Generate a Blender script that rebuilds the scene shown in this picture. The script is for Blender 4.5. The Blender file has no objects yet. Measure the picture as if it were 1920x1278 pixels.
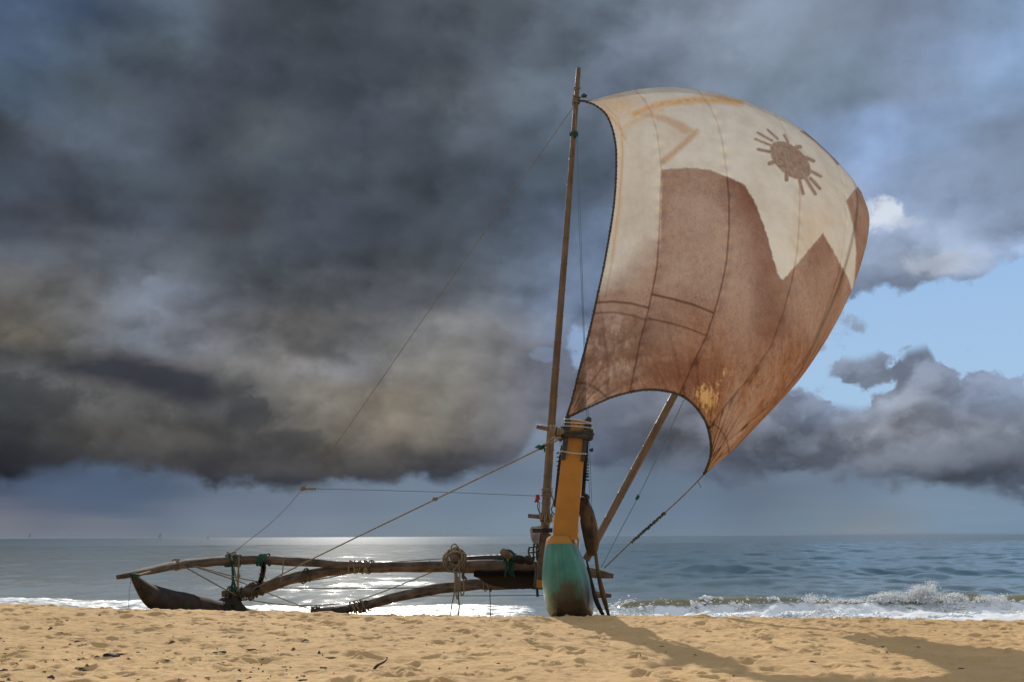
import bpy, math, random
import numpy as np
from mathutils import Matrix, Vector

random.seed(7)
RNG = np.random.default_rng(11)
scene = bpy.context.scene
COL = scene.collection

# ------------------------------------------------------------------ camera
W0, H0 = 1920.0, 1278.0
LENS = 35.0
K = 36.0 / LENS / W0
CAM_Z = 0.95
PITCH = math.atan((1004.5 - 639) * K)
ROLL = math.radians(0.25)
RM = Matrix.Rotation(math.pi / 2 + PITCH, 3, 'X') @ Matrix.Rotation(-ROLL, 3, 'Z')
cd = bpy.data.cameras.new('camera')
cam = bpy.data.objects.new('camera', cd)
COL.objects.link(cam)
cd.lens = LENS
cd.sensor_width = 36.0
cd.sensor_fit = 'HORIZONTAL'
cd.clip_start = 0.05
cd.clip_end = 80000.0
cam.matrix_world = Matrix.Translation((0, 0, CAM_Z)) @ RM.to_4x4()
scene.camera = cam


def ray(px, py):
    return RM @ Vector(((px - 960) * K, -(py - 639) * K, -1.0))


def U(px, py, depth):
    """a measured point of the photograph, put at its own distance (metres along Y)"""
    d = ray(px, py)
    t = depth / d.y
    return Vector((d.x * t, d.y * t, CAM_Z + d.z * t))


def azel(px, py):
    d = ray(px, py).normalized()
    return math.degrees(math.atan2(d.x, d.y)), math.degrees(math.asin(d.z))


def lin(c):
    return tuple(((v / 255.0) / 12.92 if v / 255.0 <= 0.04045 else ((v / 255.0 + 0.055) / 1.055) ** 2.4) for v in c)


# ------------------------------------------------------------------ render settings
scene.view_settings.view_transform = 'Standard'
scene.view_settings.look = 'None'
scene.view_settings.exposure = 0.0
scene.view_settings.gamma = 1.0
scene.cycles.use_denoising = True
scene.cycles.max_bounces = 6
scene.cycles.sample_clamp_indirect = 4.0

SUN_AZ = math.radians(-9.0)      # from +Y (straight ahead) towards -X (left)
SUN_EL = math.radians(26.5)

# ------------------------------------------------------------------ small node language


class E:
    """one value in a node tree"""

    def __init__(self, nt, sock):
        self.nt, self.s = nt, sock

    def _m(self, op, *others, clamp=False):
        n = self.nt.nodes.new('ShaderNodeMath')
        n.operation = op
        n.use_clamp = clamp
        for i, o in enumerate((self,) + others):
            if isinstance(o, E):
                self.nt.links.new(o.s, n.inputs[i])
            else:
                n.inputs[i].default_value = float(o)
        return E(self.nt, n.outputs[0])

    def __add__(self, o): return self._m('ADD', o)
    __radd__ = __add__
    def __sub__(self, o): return self._m('SUBTRACT', o)
    def __rsub__(self, o): return (self * -1.0) + o
    def __mul__(self, o): return self._m('MULTIPLY', o)
    __rmul__ = __mul__
    def __truediv__(self, o): return self._m('DIVIDE', o)
    def clamp(self): return self._m('ADD', 0.0, clamp=True)
    def pow(self, p): return self._m('POWER', p)
    def abs(self): return self._m('ABSOLUTE')
    def max(self, o): return self._m('MAXIMUM', o)
    def min(self, o): return self._m('MINIMUM', o)

    def step(self, a, b):
        n = self.nt.nodes.new('ShaderNodeMapRange')
        n.interpolation_type = 'SMOOTHSTEP'
        self.nt.links.new(self.s, n.inputs['Value'])
        n.inputs['From Min'].default_value = a
        n.inputs['From Max'].default_value = b
        if a > b:
            n.inputs['From Min'].default_value = b
            n.inputs['From Max'].default_value = a
            n.inputs['To Min'].default_value = 1.0
            n.inputs['To Max'].default_value = 0.0
        return E(self.nt, n.outputs['Result'])


def nnode(nt, kind, **props):
    n = nt.nodes.new(kind)
    for k, v in props.items():
        setattr(n, k, v)
    return n


def noise(nt, vec, scale, detail=4.0, rough=0.55, dist=0.0, kind=None):
    n = nnode(nt, 'ShaderNodeTexNoise')
    if kind:
        n.noise_type = kind
    if vec is not None:
        nt.links.new(vec.s if isinstance(vec, E) else vec, n.inputs['Vector'])
    n.inputs['Scale'].default_value = scale
    n.inputs['Detail'].default_value = detail
    n.inputs['Roughness'].default_value = rough
    n.inputs['Distortion'].default_value = dist
    return E(nt, n.outputs['Fac'])


def mixc(nt, fac, a, b, mode='MIX'):
    n = nnode(nt, 'ShaderNodeMix', data_type='RGBA', blend_type=mode)
    for i, v in ((0, fac), (6, a), (7, b)):
        if isinstance(v, E):
            nt.links.new(v.s, n.inputs[i])
        elif i == 0:
            n.inputs[0].default_value = v
        else:
            n.inputs[i].default_value = (v[0], v[1], v[2], 1.0)
    return E(nt, n.outputs[2])


def voro(nt, vec, scale, detail=2.0, rough=0.45, smooth=0.7):
    n = nnode(nt, 'ShaderNodeTexVoronoi', feature='F1')
    nt.links.new(vec.s, n.inputs['Vector'])
    n.inputs['Scale'].default_value = scale
    n.inputs['Detail'].default_value = detail
    n.inputs['Roughness'].default_value = rough
    return E(nt, n.outputs['Distance'])


def vmap(nt, vec, scale=(1, 1, 1), loc=(0, 0, 0)):
    n = nnode(nt, 'ShaderNodeMapping')
    nt.links.new(vec.s if isinstance(vec, E) else vec, n.inputs['Vector'])
    n.inputs['Scale'].default_value = scale
    n.inputs['Location'].default_value = loc
    return E(nt, n.outputs[0])


# ------------------------------------------------------------------ sky
OVER = """
20 30 78 96 122|20 150 75 92 118|20 235 60 70 82|20 310 96 112 130|20 420 76 82 92|20 520 66 72 80|20 650 66 72 80|20 800 78 85 95|20 950 82 90 98|20 1050 92 102 116|20 1150 110 122 138|20 1250 118 130 146|20 1350 124 136 152|20 1450 134 148 168|20 1550 122 134 152|20 1700 118 130 150|20 1850 126 146 172|20 1910 130 155 185
90 30 80 98 124|90 110 70 86 102|90 200 80 92 106|90 340 92 104 116|90 450 70 76 88|90 560 64 70 78|90 700 68 74 84|90 850 76 84 94|90 1000 90 100 112|90 1150 106 118 134|90 1300 116 128 146|90 1420 130 144 162|90 1550 116 130 146|90 1700 124 138 160|90 1800 134 154 186|90 1910 140 168 205
170 30 74 90 108|170 120 66 78 90|170 205 90 100 110|170 300 72 80 92|170 420 64 70 80|170 550 66 72 82|170 700 70 76 86|170 850 84 90 98|170 1000 92 102 114|170 1130 100 112 128|170 1450 126 142 160|170 1600 116 132 150|170 1720 128 144 168|170 1850 136 160 192
250 15 54 58 64|250 90 84 94 106|250 170 92 102 118|250 260 88 98 112|250 370 62 68 78|250 480 86 94 98|250 600 72 78 88|250 700 66 72 82|250 800 72 80 90|250 900 84 92 102|250 1030 80 90 104|250 1560 126 144 172|250 1650 142 168 208|250 1750 134 156 188|250 1880 126 142 166
330 30 76 86 100|330 120 62 68 78|330 250 72 82 92|330 350 70 78 88|330 450 66 72 80|330 560 72 80 90|330 680 76 84 94|330 800 64 70 78|330 900 66 74 84|330 1010 74 84 96|330 1110 84 96 112|330 1640 148 172 210|330 1720 130 146 172|330 1850 124 140 164
410 30 72 78 90|410 100 64 66 74|410 200 66 72 82|410 310 68 76 88|410 430 62 64 68|410 560 70 78 90|410 680 62 68 78|410 780 60 66 74|410 880 70 78 88|410 1000 80 90 106|410 1110 98 114 138|410 1640 160 175 205|410 1750 148 168 198|410 1880 126 142 166
490 60 86 92 102|490 160 94 98 104|490 230 92 100 112|490 330 84 90 98|490 430 72 78 84|490 540 74 80 90|490 660 66 70 78|490 760 70 74 80|490 880 80 88 98|490 1000 92 104 120|490 1110 104 120 146|490 1640 140 156 182|490 1690 152 166 188|490 1760 168 178 192|490 1830 164 178 202|470 1900 150 172 206
560 20 100 98 94|560 100 108 108 108|560 160 104 104 104|560 240 112 122 136|560 330 116 124 138|560 400 104 108 118|560 500 86 90 96|560 600 84 88 92|560 700 82 86 92|560 800 88 92 98|560 900 100 106 114|560 1000 104 116 136|560 1100 110 128 156|560 1640 126 140 164|560 1700 128 142 168|540 1800 140 155 182
620 20 120 114 104|620 120 108 106 102|620 200 112 116 122|620 270 124 132 146|620 350 120 124 134|620 450 110 112 116|620 520 96 94 92|620 600 94 94 94|620 700 104 106 110|620 800 116 118 120|620 900 122 122 122|620 960 118 122 130|620 1030 110 122 146|620 1110 110 126 152
690 20 78 82 86|690 100 88 88 88|690 200 100 100 102|690 300 108 108 112|690 380 116 116 118|690 450 124 124 124|690 550 122 120 118|690 650 124 126 132|690 750 126 124 120|690 850 126 124 118|690 930 120 118 118|690 1010 100 104 116|690 1090 100 106 120
750 30 60 64 66|750 90 78 78 80|750 150 108 108 108|750 250 90 90 90|750 300 84 84 84|750 370 80 82 84|750 440 68 70 74|750 520 118 116 110|750 620 124 120 112|750 720 128 120 108|750 820 124 120 112|750 900 116 114 112|750 970 108 112 122|750 1030 100 106 120|750 1120 100 106 120
810 20 42 44 50|810 100 62 64 64|810 200 88 86 84|810 330 92 90 86|810 430 74 74 74|810 500 70 70 72|810 600 112 106 98|810 700 124 116 104|810 800 120 114 104|810 900 112 108 104|810 960 104 106 112|810 1100 94 102 118|810 1150 92 100 116|810 1250 104 106 114|810 1400 108 112 122|810 1500 98 106 120
850 20 32 34 40|850 100 46 48 52|850 200 64 64 66|850 330 74 72 72|850 450 72 70 70|850 550 68 68 70|850 650 88 86 82|850 750 92 88 84|850 850 84 84 86|850 930 78 82 92|850 1060 92 104 126|850 1150 84 92 108|850 1250 86 92 104|850 1350 86 92 104|850 1450 82 90 104|850 1600 104 110 122|850 1750 100 106 118|850 1900 92 98 110
890 20 26 29 36|890 60 32 35 44|890 150 40 43 50|890 280 46 50 58|890 400 44 48 58|890 550 46 50 58|890 700 54 58 66|890 850 56 62 72|890 930 66 74 88|890 1150 82 94 114|890 1300 74 86 104|890 1450 76 86 102|890 1600 78 86 100|890 1750 72 80 92|890 1900 66 74 88
915 20 26 29 36|915 400 42 46 56|915 700 50 54 62|915 850 52 58 68|915 1300 72 84 102|915 1600 74 82 96|915 1900 64 72 86
740 1400 112 118 132|750 1530 126 138 160|750 1600 130 145 170|760 1640 150 158 172|750 1700 150 156 168|740 1780 118 128 146|750 1850 122 134 156|750 1910 132 146 170|700 1700 120 130 150|650 1710 112 122 140|690 1840 124 136 158|810 1620 130 136 148|810 1700 128 132 142|810 1800 120 126 138|810 1910 120 128 142
"""
UNDER = """
810 1010 118 134 160|770 1010 128 146 176|770 960 112 122 142|850 1010 104 120 146|880 120 66 80 104|890 200 74 92 122|890 60 58 72 98|880 960 92 108 132|900 1000 98 116 142|900 1150 92 108 132
925 20 54 68 94|915 110 80 98 130|925 200 70 88 118|925 300 72 88 116|925 400 90 104 130|925 500 98 114 140|925 650 98 114 140|925 850 102 120 148|925 1000 104 122 150|925 1200 92 110 136|925 1400 92 108 134|925 1600 100 118 146|925 1750 112 134 164|925 1900 106 126 154
945 20 98 104 126|945 100 78 92 120|945 220 76 92 120|945 330 92 106 130|960 400 104 118 142|960 600 104 120 146|960 800 104 122 148|960 1000 108 128 156|960 1300 96 116 144|960 1600 106 124 150|960 1800 112 136 166|960 1910 112 138 168
990 20 112 118 134|990 200 110 118 136|990 400 112 124 144|990 600 114 128 148|990 800 112 128 148|990 1000 112 132 156|990 1300 104 124 150|990 1550 106 126 150|990 1630 122 134 150|990 1800 108 134 164|990 1910 106 134 166
"""


def parse(txt):
    out = []
    for line in txt.split('\n'):
        for cell in line.split('|'):
            p = cell.split()
            if len(p) == 5:
                y, x, r, g, b = map(float, p)
                a, e = azel(x, y)
                out.append((a, e) + lin((r, g, b)))
    return np.array(out)


AZ_LO, AZ_HI = -31.0, 31.0


def grid(samples, els, ncol=32):
    az = np.linspace(AZ_LO, AZ_HI, ncol)
    rows = []
    for e in els:
        row = []
        for a in az:
            d2 = ((samples[:, 0] - a) / 1.5) ** 2 + (samples[:, 1] - e) ** 2
            w = 1.0 / (d2 + 0.16) ** 2
            row.append((samples[:, 2:] * w[:, None]).sum(0) / w.sum())
        rows.append(row)
    return rows


def build_world():
    w = bpy.data.worlds.new('World')
    scene.world = w
    w.use_nodes = True
    nt = w.node_tree
    nt.nodes.clear()
    tc = nnode(nt, 'ShaderNodeTexCoord')
    dirv = E(nt, tc.outputs['Generated'])
    sep = nnode(nt, 'ShaderNodeSeparateXYZ')
    nt.links.new(dirv.s, sep.inputs[0])
    X, Y, Z = (E(nt, o) for o in sep.outputs)
    az = X._m('ARCTAN2', Y) * (180 / math.pi)
    el = Z._m('ARCSINE') * (180 / math.pi)
    # wispy turbulence that frays every cloud edge
    flat = vmap(nt, dirv, (1, 1, 1.5))
    n1 = noise(nt, flat, 7.0, 7.0, 0.58, 0.4)
    n2 = noise(nt, vmap(nt, flat, (1, 1, 1), (3.1, 7.7, 1.3)), 7.0, 7.0, 0.58, 0.4)
    n3 = noise(nt, vmap(nt, flat, (1, 1, 1), (8.1, 2.7, 4.3)), 30.0, 6.0, 0.6, 0.2)
    n4 = noise(nt, vmap(nt, flat, (1, 1, 1), (5.1, 1.7, 9.3)), 30.0, 6.0, 0.6, 0.2)
    wa = (n1 - 0.5) * 5.5 + (n3 - 0.5) * 1.6
    we = (n2 - 0.5) * 3.6 + (n4 - 0.5) * 1.3

    def picture(samples, els, a, e):
        rows = grid(samples, els)
        t = (a - AZ_LO) / (AZ_HI - AZ_LO)
        col = None
        for i, row in enumerate(rows):
            r = nnode(nt, 'ShaderNodeValToRGB')
            cr = r.color_ramp
            cr.interpolation = 'B_SPLINE'
            while len(cr.elements) < len(row):
                cr.elements.new(0.5)
            for k, c in enumerate(row):
                cr.elements[k].position = k / (len(row) - 1)
            for k, c in enumerate(row):
                cr.elements[k].color = (c[0], c[1], c[2], 1)
            nt.links.new(t.s, r.inputs[0])
            rc = E(nt, r.outputs[0])
            if col is None:
                col = rc
            else:
                col = mixc(nt, e.step(els[i - 1], els[i]), col, rc)
        return col

    def curve(pts, a):
        """elevation of a cloud edge against azimuth"""
        pa = sorted(azel(x, y) for x, y in pts)
        xs, ys = [p[0] for p in pa], [p[1] for p in pa]
        n = nnode(nt, 'ShaderNodeFloatCurve')
        c = n.mapping.curves[0]
        lo, hi = -31.0, 31.0
        n.mapping.use_clip = False
        keep = [(-31.0, ys[0])] + list(zip(xs, ys)) + [(31.0, ys[-1])]
        keep = sorted(set((max(-31, min(31, p)), q) for p, q in keep))
        while len(c.points) < len(keep):
            c.points.new(0.5, 0.5)
        for p, (x, y) in zip(c.points, keep):
            p.location = ((x - lo) / (hi - lo), y / 45.0)
            p.handle_type = 'VECTOR'
        n.mapping.update()
        nt.links.new(((a - lo) / (hi - lo)).s, n.inputs['Value'])
        return E(nt, n.outputs[0]) * 45.0

    so, su = parse(OVER), parse(UNDER)
    els_o = list(np.linspace(1.5, 40.0, 31))
    els_u = [0.0, 0.8, 1.6, 2.4, 3.4, 4.6, 6.5, 8.5]
    over = picture(so, els_o, az + wa * 0.5, el + we * 0.6)
    soft = noise(nt, vmap(nt, dirv, (1, 1, 1.1), (2.2, 4.4, 6.6)), 4.5, 5.0, 0.5, 0.5)
    shade = (n1 - 0.5) * 0.35 + (n3 - 0.5) * 0.26 + (soft - 0.5) * 0.9 + 1.02
    ra = noise(nt, vmap(nt, dirv, (1, 1, 1.25), (4.4, 1.2, 0.6)), 6.5, 6.0, 0.5, 0.3)
    rb = noise(nt, vmap(nt, dirv, (1, 1, 1.25), (4.4 - 0.010, 1.2, 0.6 + 0.026)), 6.5, 6.0, 0.5, 0.3)
    wob = comb(nt, (n3 - 0.5) * 0.05, (n4 - 0.5) * 0.05, (n2 - 0.5) * 0.06)
    vd = vadd(nt, vmap(nt, dirv, (1, 1, 1.3)), wob)
    va = voro(nt, vd, 13.0)
    vb = voro(nt, vmap(nt, vd, (1, 1, 1), (-0.006, 0, 0.018)), 13.0)
    low_band = el.step(20.0, 11.0)
    lobes = (vb - va) * (az.step(4.0, 13.0) * 0.8 + 0.55) * low_band
    vc = voro(nt, vmap(nt, vd, (1, 1, 1), (2.7, 0.4, 1.9)), 6.5, 3.0, 0.5)
    ve = voro(nt, vmap(nt, vd, (1, 1, 1), (2.7 - 0.014, 0.4, 1.9 + 0.026)), 6.5, 3.0, 0.5)
    big = (ve - vc) * az.step(24.0, 4.0) * 0.62
    relief = (ra - rb) * (low_band * 0.3 + 1.25) + big.max(-0.22).min(0.26)
    shade = shade + relief.max(-0.32).min(0.36) + lobes.max(-0.25).min(0.35)
    over = mixc(nt, 1.0, over, comb(nt, shade, shade, shade), 'MULTIPLY')
    # thin streaks low over the sea
    st = noise(nt, vmap(nt, dirv, (1, 1, 9)), 6.0, 5.0, 0.55)
    under = picture(su, els_u, az + wa * 0.3, el + (st - 0.5) * 1.6)
    us = (st - 0.5) * 0.22 + 1.0
    under = mixc(nt, 1.0, under, comb(nt, us * 1.22, us * 1.15, us * 1.0), 'MULTIPLY')

    # ragged cloud base
    base = curve([(-60, 895), (0, 902), (20, 908), (45, 893), (65, 882), (110, 880), (190, 874), (250, 880), (300, 880), (350, 893), (380, 909),
                  (402, 917), (425, 905), (460, 899), (500, 905), (560, 913), (650, 911), (730, 908), (790, 913), (850, 908), (880, 895),
                  (930, 884), (955, 874), (975, 850), (990, 822), (1005, 806), (1025, 804), (1045, 822), (1062, 850), (1100, 868), (1200, 880),
                  (1300, 886), (1350, 894), (1400, 890), (1500, 893), (1560, 901), (1650, 903), (1720, 899), (1800, 911), (1880, 919), (1960, 919)],
                 az + wa * 0.16)
    m = ((el + (n4 - 0.5) * 1.5 + (n2 - 0.5) * 0.6 - (va - 0.87) * 1.2) - base).step(-0.4, 0.6)
    sky = mixc(nt, m, under, over)
    # dark lens-shaped cloud
    up = curve([(20, 740), (60, 700), (85, 682), (120, 671), (215, 660), (300, 674), (380, 697), (405, 708), (420, 735), (445, 810)], az)
    lo_ = curve([(60, 690), (80, 686), (150, 702), (250, 722), (330, 745), (400, 760), (420, 775), (440, 762)], az)
    lens = (up - el + (n4 - 0.5) * 1.4 + (n2 - 0.5) * 0.8).step(-0.35, 0.65) * (el - lo_ + (n3 - 0.5) * 1.6 + 0.1).step(-0.45, 0.5) * az.step(azel(436, 730)[0], azel(372, 730)[0])
    sky = mixc(nt, lens * 0.9, sky, lin((54, 57, 65)))

    # gap of clear sky
    n5 = noise(nt, vmap(nt, dirv, (1, 1, 1), (1.1, 9.7, 2.3)), 42.0, 6.0, 0.62, 0.3)
    b1 = curve([(1300, 760), (1450, 705), (1540, 640), (1590, 605), (1640, 572), (1660, 560), (1690, 582), (1715, 585), (1760, 557),
                (1825, 520), (1848, 480), (1870, 462), (1930, 440)], az + wa * 0.10)
    b2 = curve([(1300, 750), (1450, 735), (1510, 722), (1560, 728), (1610, 736), (1645, 728), (1676, 706), (1684, 650), (1700, 626), (1742, 616),
                (1752, 652), (1775, 684), (1800, 700), (1815, 680), (1842, 668), (1868, 690), (1890, 706), (1930, 705)], az + wa * 0.12)
    puff = ((va - 0.87) * 5.0 + (n5 - 0.5) * 1.8 + (n2 - 0.5) * 1.0).min(1.0).max(-1.7)
    gap = (b1 - el + (va - 0.87) * 3.0 + (n5 - 0.5) * 2.0).step(-0.25, 0.5) * (el - b2 + puff).step(-0.28, 0.42)
    gap = gap * az.step(9.0, 13.0)
    clear = mixc(nt, el.step(7.0, 20.0), lin((164, 196, 228)), lin((146, 184, 232)))
    sky = mixc(nt, gap, sky, clear)

    def blot(px, py, rx, ry, amp):
        a0, e0 = azel(px, py)
        da = (az + wa * 0.25 - a0) / (rx * 0.0306)
        de = (el + we * 0.25 - e0) / (ry * 0.0306)
        r = (da * da + de * de).pow(0.5)
        return (r + (n5 - 0.5) * amp).step(1.15, 0.5)

    sky = mixc(nt, blot(462, 778, 58, 34, 2.6) * 0.6, sky, lin((60, 62, 66)))
    sky = mixc(nt, blot(545, 828, 80, 30, 2.4) * 0.55, sky, lin((62, 63, 66)))
    sky = mixc(nt, blot(60, 745, 110, 34, 2.4) * 0.55, sky, lin((56, 59, 62)))
    sky = mixc(nt, blot(1088, 648, 30, 44, 3.2) * 0.65, sky, lin((152, 180, 216)))
    sky = mixc(nt, blot(1025, 662, 36, 14, 3.4) * 0.22, sky, lin((150, 176, 212)))
    sky = mixc(nt, blot(1656, 402, 46, 30, 2.6) * 0.9, sky, lin((216, 224, 236)))
    sky = mixc(nt, blot(1690, 416, 32, 15, 2.6) * 0.6, sky, lin((190, 200, 216)))
    sky = mixc(nt, blot(1765, 492, 70, 24, 2.4) * 0.45, sky, lin((184, 190, 202)))

    # the rest of the dome, which lights the beach: broken bright cloud
    gn = noise(nt, vmap(nt, dirv, (1, 1, 1.6)), 2.2, 7.0, 0.55, 0.3)
    gen = mixc(nt, gn.step(0.38, 0.62), (0.40, 0.50, 0.66), (0.86, 0.88, 0.92))
    out_f = az.abs().step(34.0, 52.0).max(el.step(42.0, 58.0))
    sky = mixc(nt, out_f, sky, gen)

    ns = nnode(nt, 'ShaderNodeTexSky', sky_type='NISHITA')
    ns.sun_disc = False
    ns.sun_elevation = SUN_EL
    ns.sun_rotation = SUN_AZ
    bg1 = nnode(nt, 'ShaderNodeBackground')
    nt.links.new(ns.outputs[0], bg1.inputs[0])
    bg1.inputs[1].default_value = 0.08
    bg2 = nnode(nt, 'ShaderNodeBackground')
    nt.links.new(sky.s, bg2.inputs[0])
    bg2.inputs[1].default_value = 1.0
    mx = nnode(nt, 'ShaderNodeMixShader')
    cover = 1.0 - (out_f * 0.35)
    nt.links.new(cover.s, mx.inputs[0])
    nt.links.new(bg1.outputs[0], mx.inputs[1])
    nt.links.new(bg2.outputs[0], mx.inputs[2])
    o = nnode(nt, 'ShaderNodeOutputWorld')
    nt.links.new(mx.outputs[0], o.inputs[0])


def vadd(nt, a, b):
    n = nnode(nt, 'ShaderNodeVectorMath', operation='ADD')
    nt.links.new(a.s, n.inputs[0])
    nt.links.new(b.s, n.inputs[1])
    return E(nt, n.outputs[0])


def comb(nt, a, b, c):
    n = nnode(nt, 'ShaderNodeCombineXYZ')
    for i, v in enumerate((a, b, c)):
        if isinstance(v, E):
            nt.links.new(v.s, n.inputs[i])
        else:
            n.inputs[i].default_value = v
    return E(nt, n.outputs[0])


build_world()

sl = bpy.data.lights.new('sun', 'SUN')
sl.energy = 4.1
sl.angle = math.radians(0.6)
sl.color = (1.0, 0.93, 0.82)
so_ = bpy.data.objects.new('sun', sl)
COL.objects.link(so_)
sd = Vector((math.sin(SUN_AZ) * math.cos(SUN_EL), math.cos(SUN_AZ) * math.cos(SUN_EL), math.sin(SUN_EL)))
so_.rotation_euler = sd.to_track_quat('Z', 'Y').to_euler()
so_.location = (-6, 30, 25)

# ------------------------------------------------------------------ mesh helpers


def mesh_object(name, verts, faces, mat, parent=None, smooth=True, tuv=None):
    """ONE mesh object; vertices come in world metres and are stored about the parent's base"""
    off = Vector((0, 0, 0))
    p = parent
    while p is not None:
        off += p.location
        p = p.parent
    me = bpy.data.meshes.new(name)
    v = np.asarray([tuple(q) for q in verts] if not isinstance(verts, np.ndarray) else verts, dtype=np.float64) - np.array(off)
    if isinstance(faces, np.ndarray):
        nf, k = faces.shape
        me.vertices.add(len(v))
        me.vertices.foreach_set('co', v.ravel())
        me.loops.add(nf * k)
        me.loops.foreach_set('vertex_index', faces.ravel().astype(np.int32))
        me.polygons.add(nf)
        me.polygons.foreach_set('loop_start', np.arange(0, nf * k, k, dtype=np.int32))
        me.update(calc_edges=True)
        me.validate()
    else:
        me.from_pydata(v.tolist(), [], faces)
        me.update()
    if tuv is not None:
        at = me.attributes.new('tuv', 'FLOAT_VECTOR', 'POINT')
        at.data.foreach_set('vector', np.asarray(tuv, dtype=np.float32).ravel())
    me.polygons.foreach_set('use_smooth', [smooth] * len(me.polygons))
    if mat:
        me.materials.append(mat)
    o = bpy.data.objects.new(name, me)
    COL.objects.link(o)
    if parent is not None:
        o.parent = parent
    return o


def attr(o, name, vals):
    vals = np.asarray(vals, dtype=np.float32)
    if vals.ndim == 1:
        a = o.data.attributes.new(name, 'FLOAT', 'POINT')
        a.data.foreach_set('value', vals)
    else:
        a = o.data.attributes.new(name, 'FLOAT_VECTOR', 'POINT')
        a.data.foreach_set('vector', vals.ravel())


def tag(o, label=None, cat=None, group=None, kind=None):
    if label:
        o['label'] = label
    if cat:
        o['category'] = cat
    if group:
        o['group'] = group
    if kind:
        o['kind'] = kind
    return o


def empty(name, loc):
    o = bpy.data.objects.new(name, None)
    o.location = loc
    o.empty_display_size = 0.2
    COL.objects.link(o)
    return o


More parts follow.
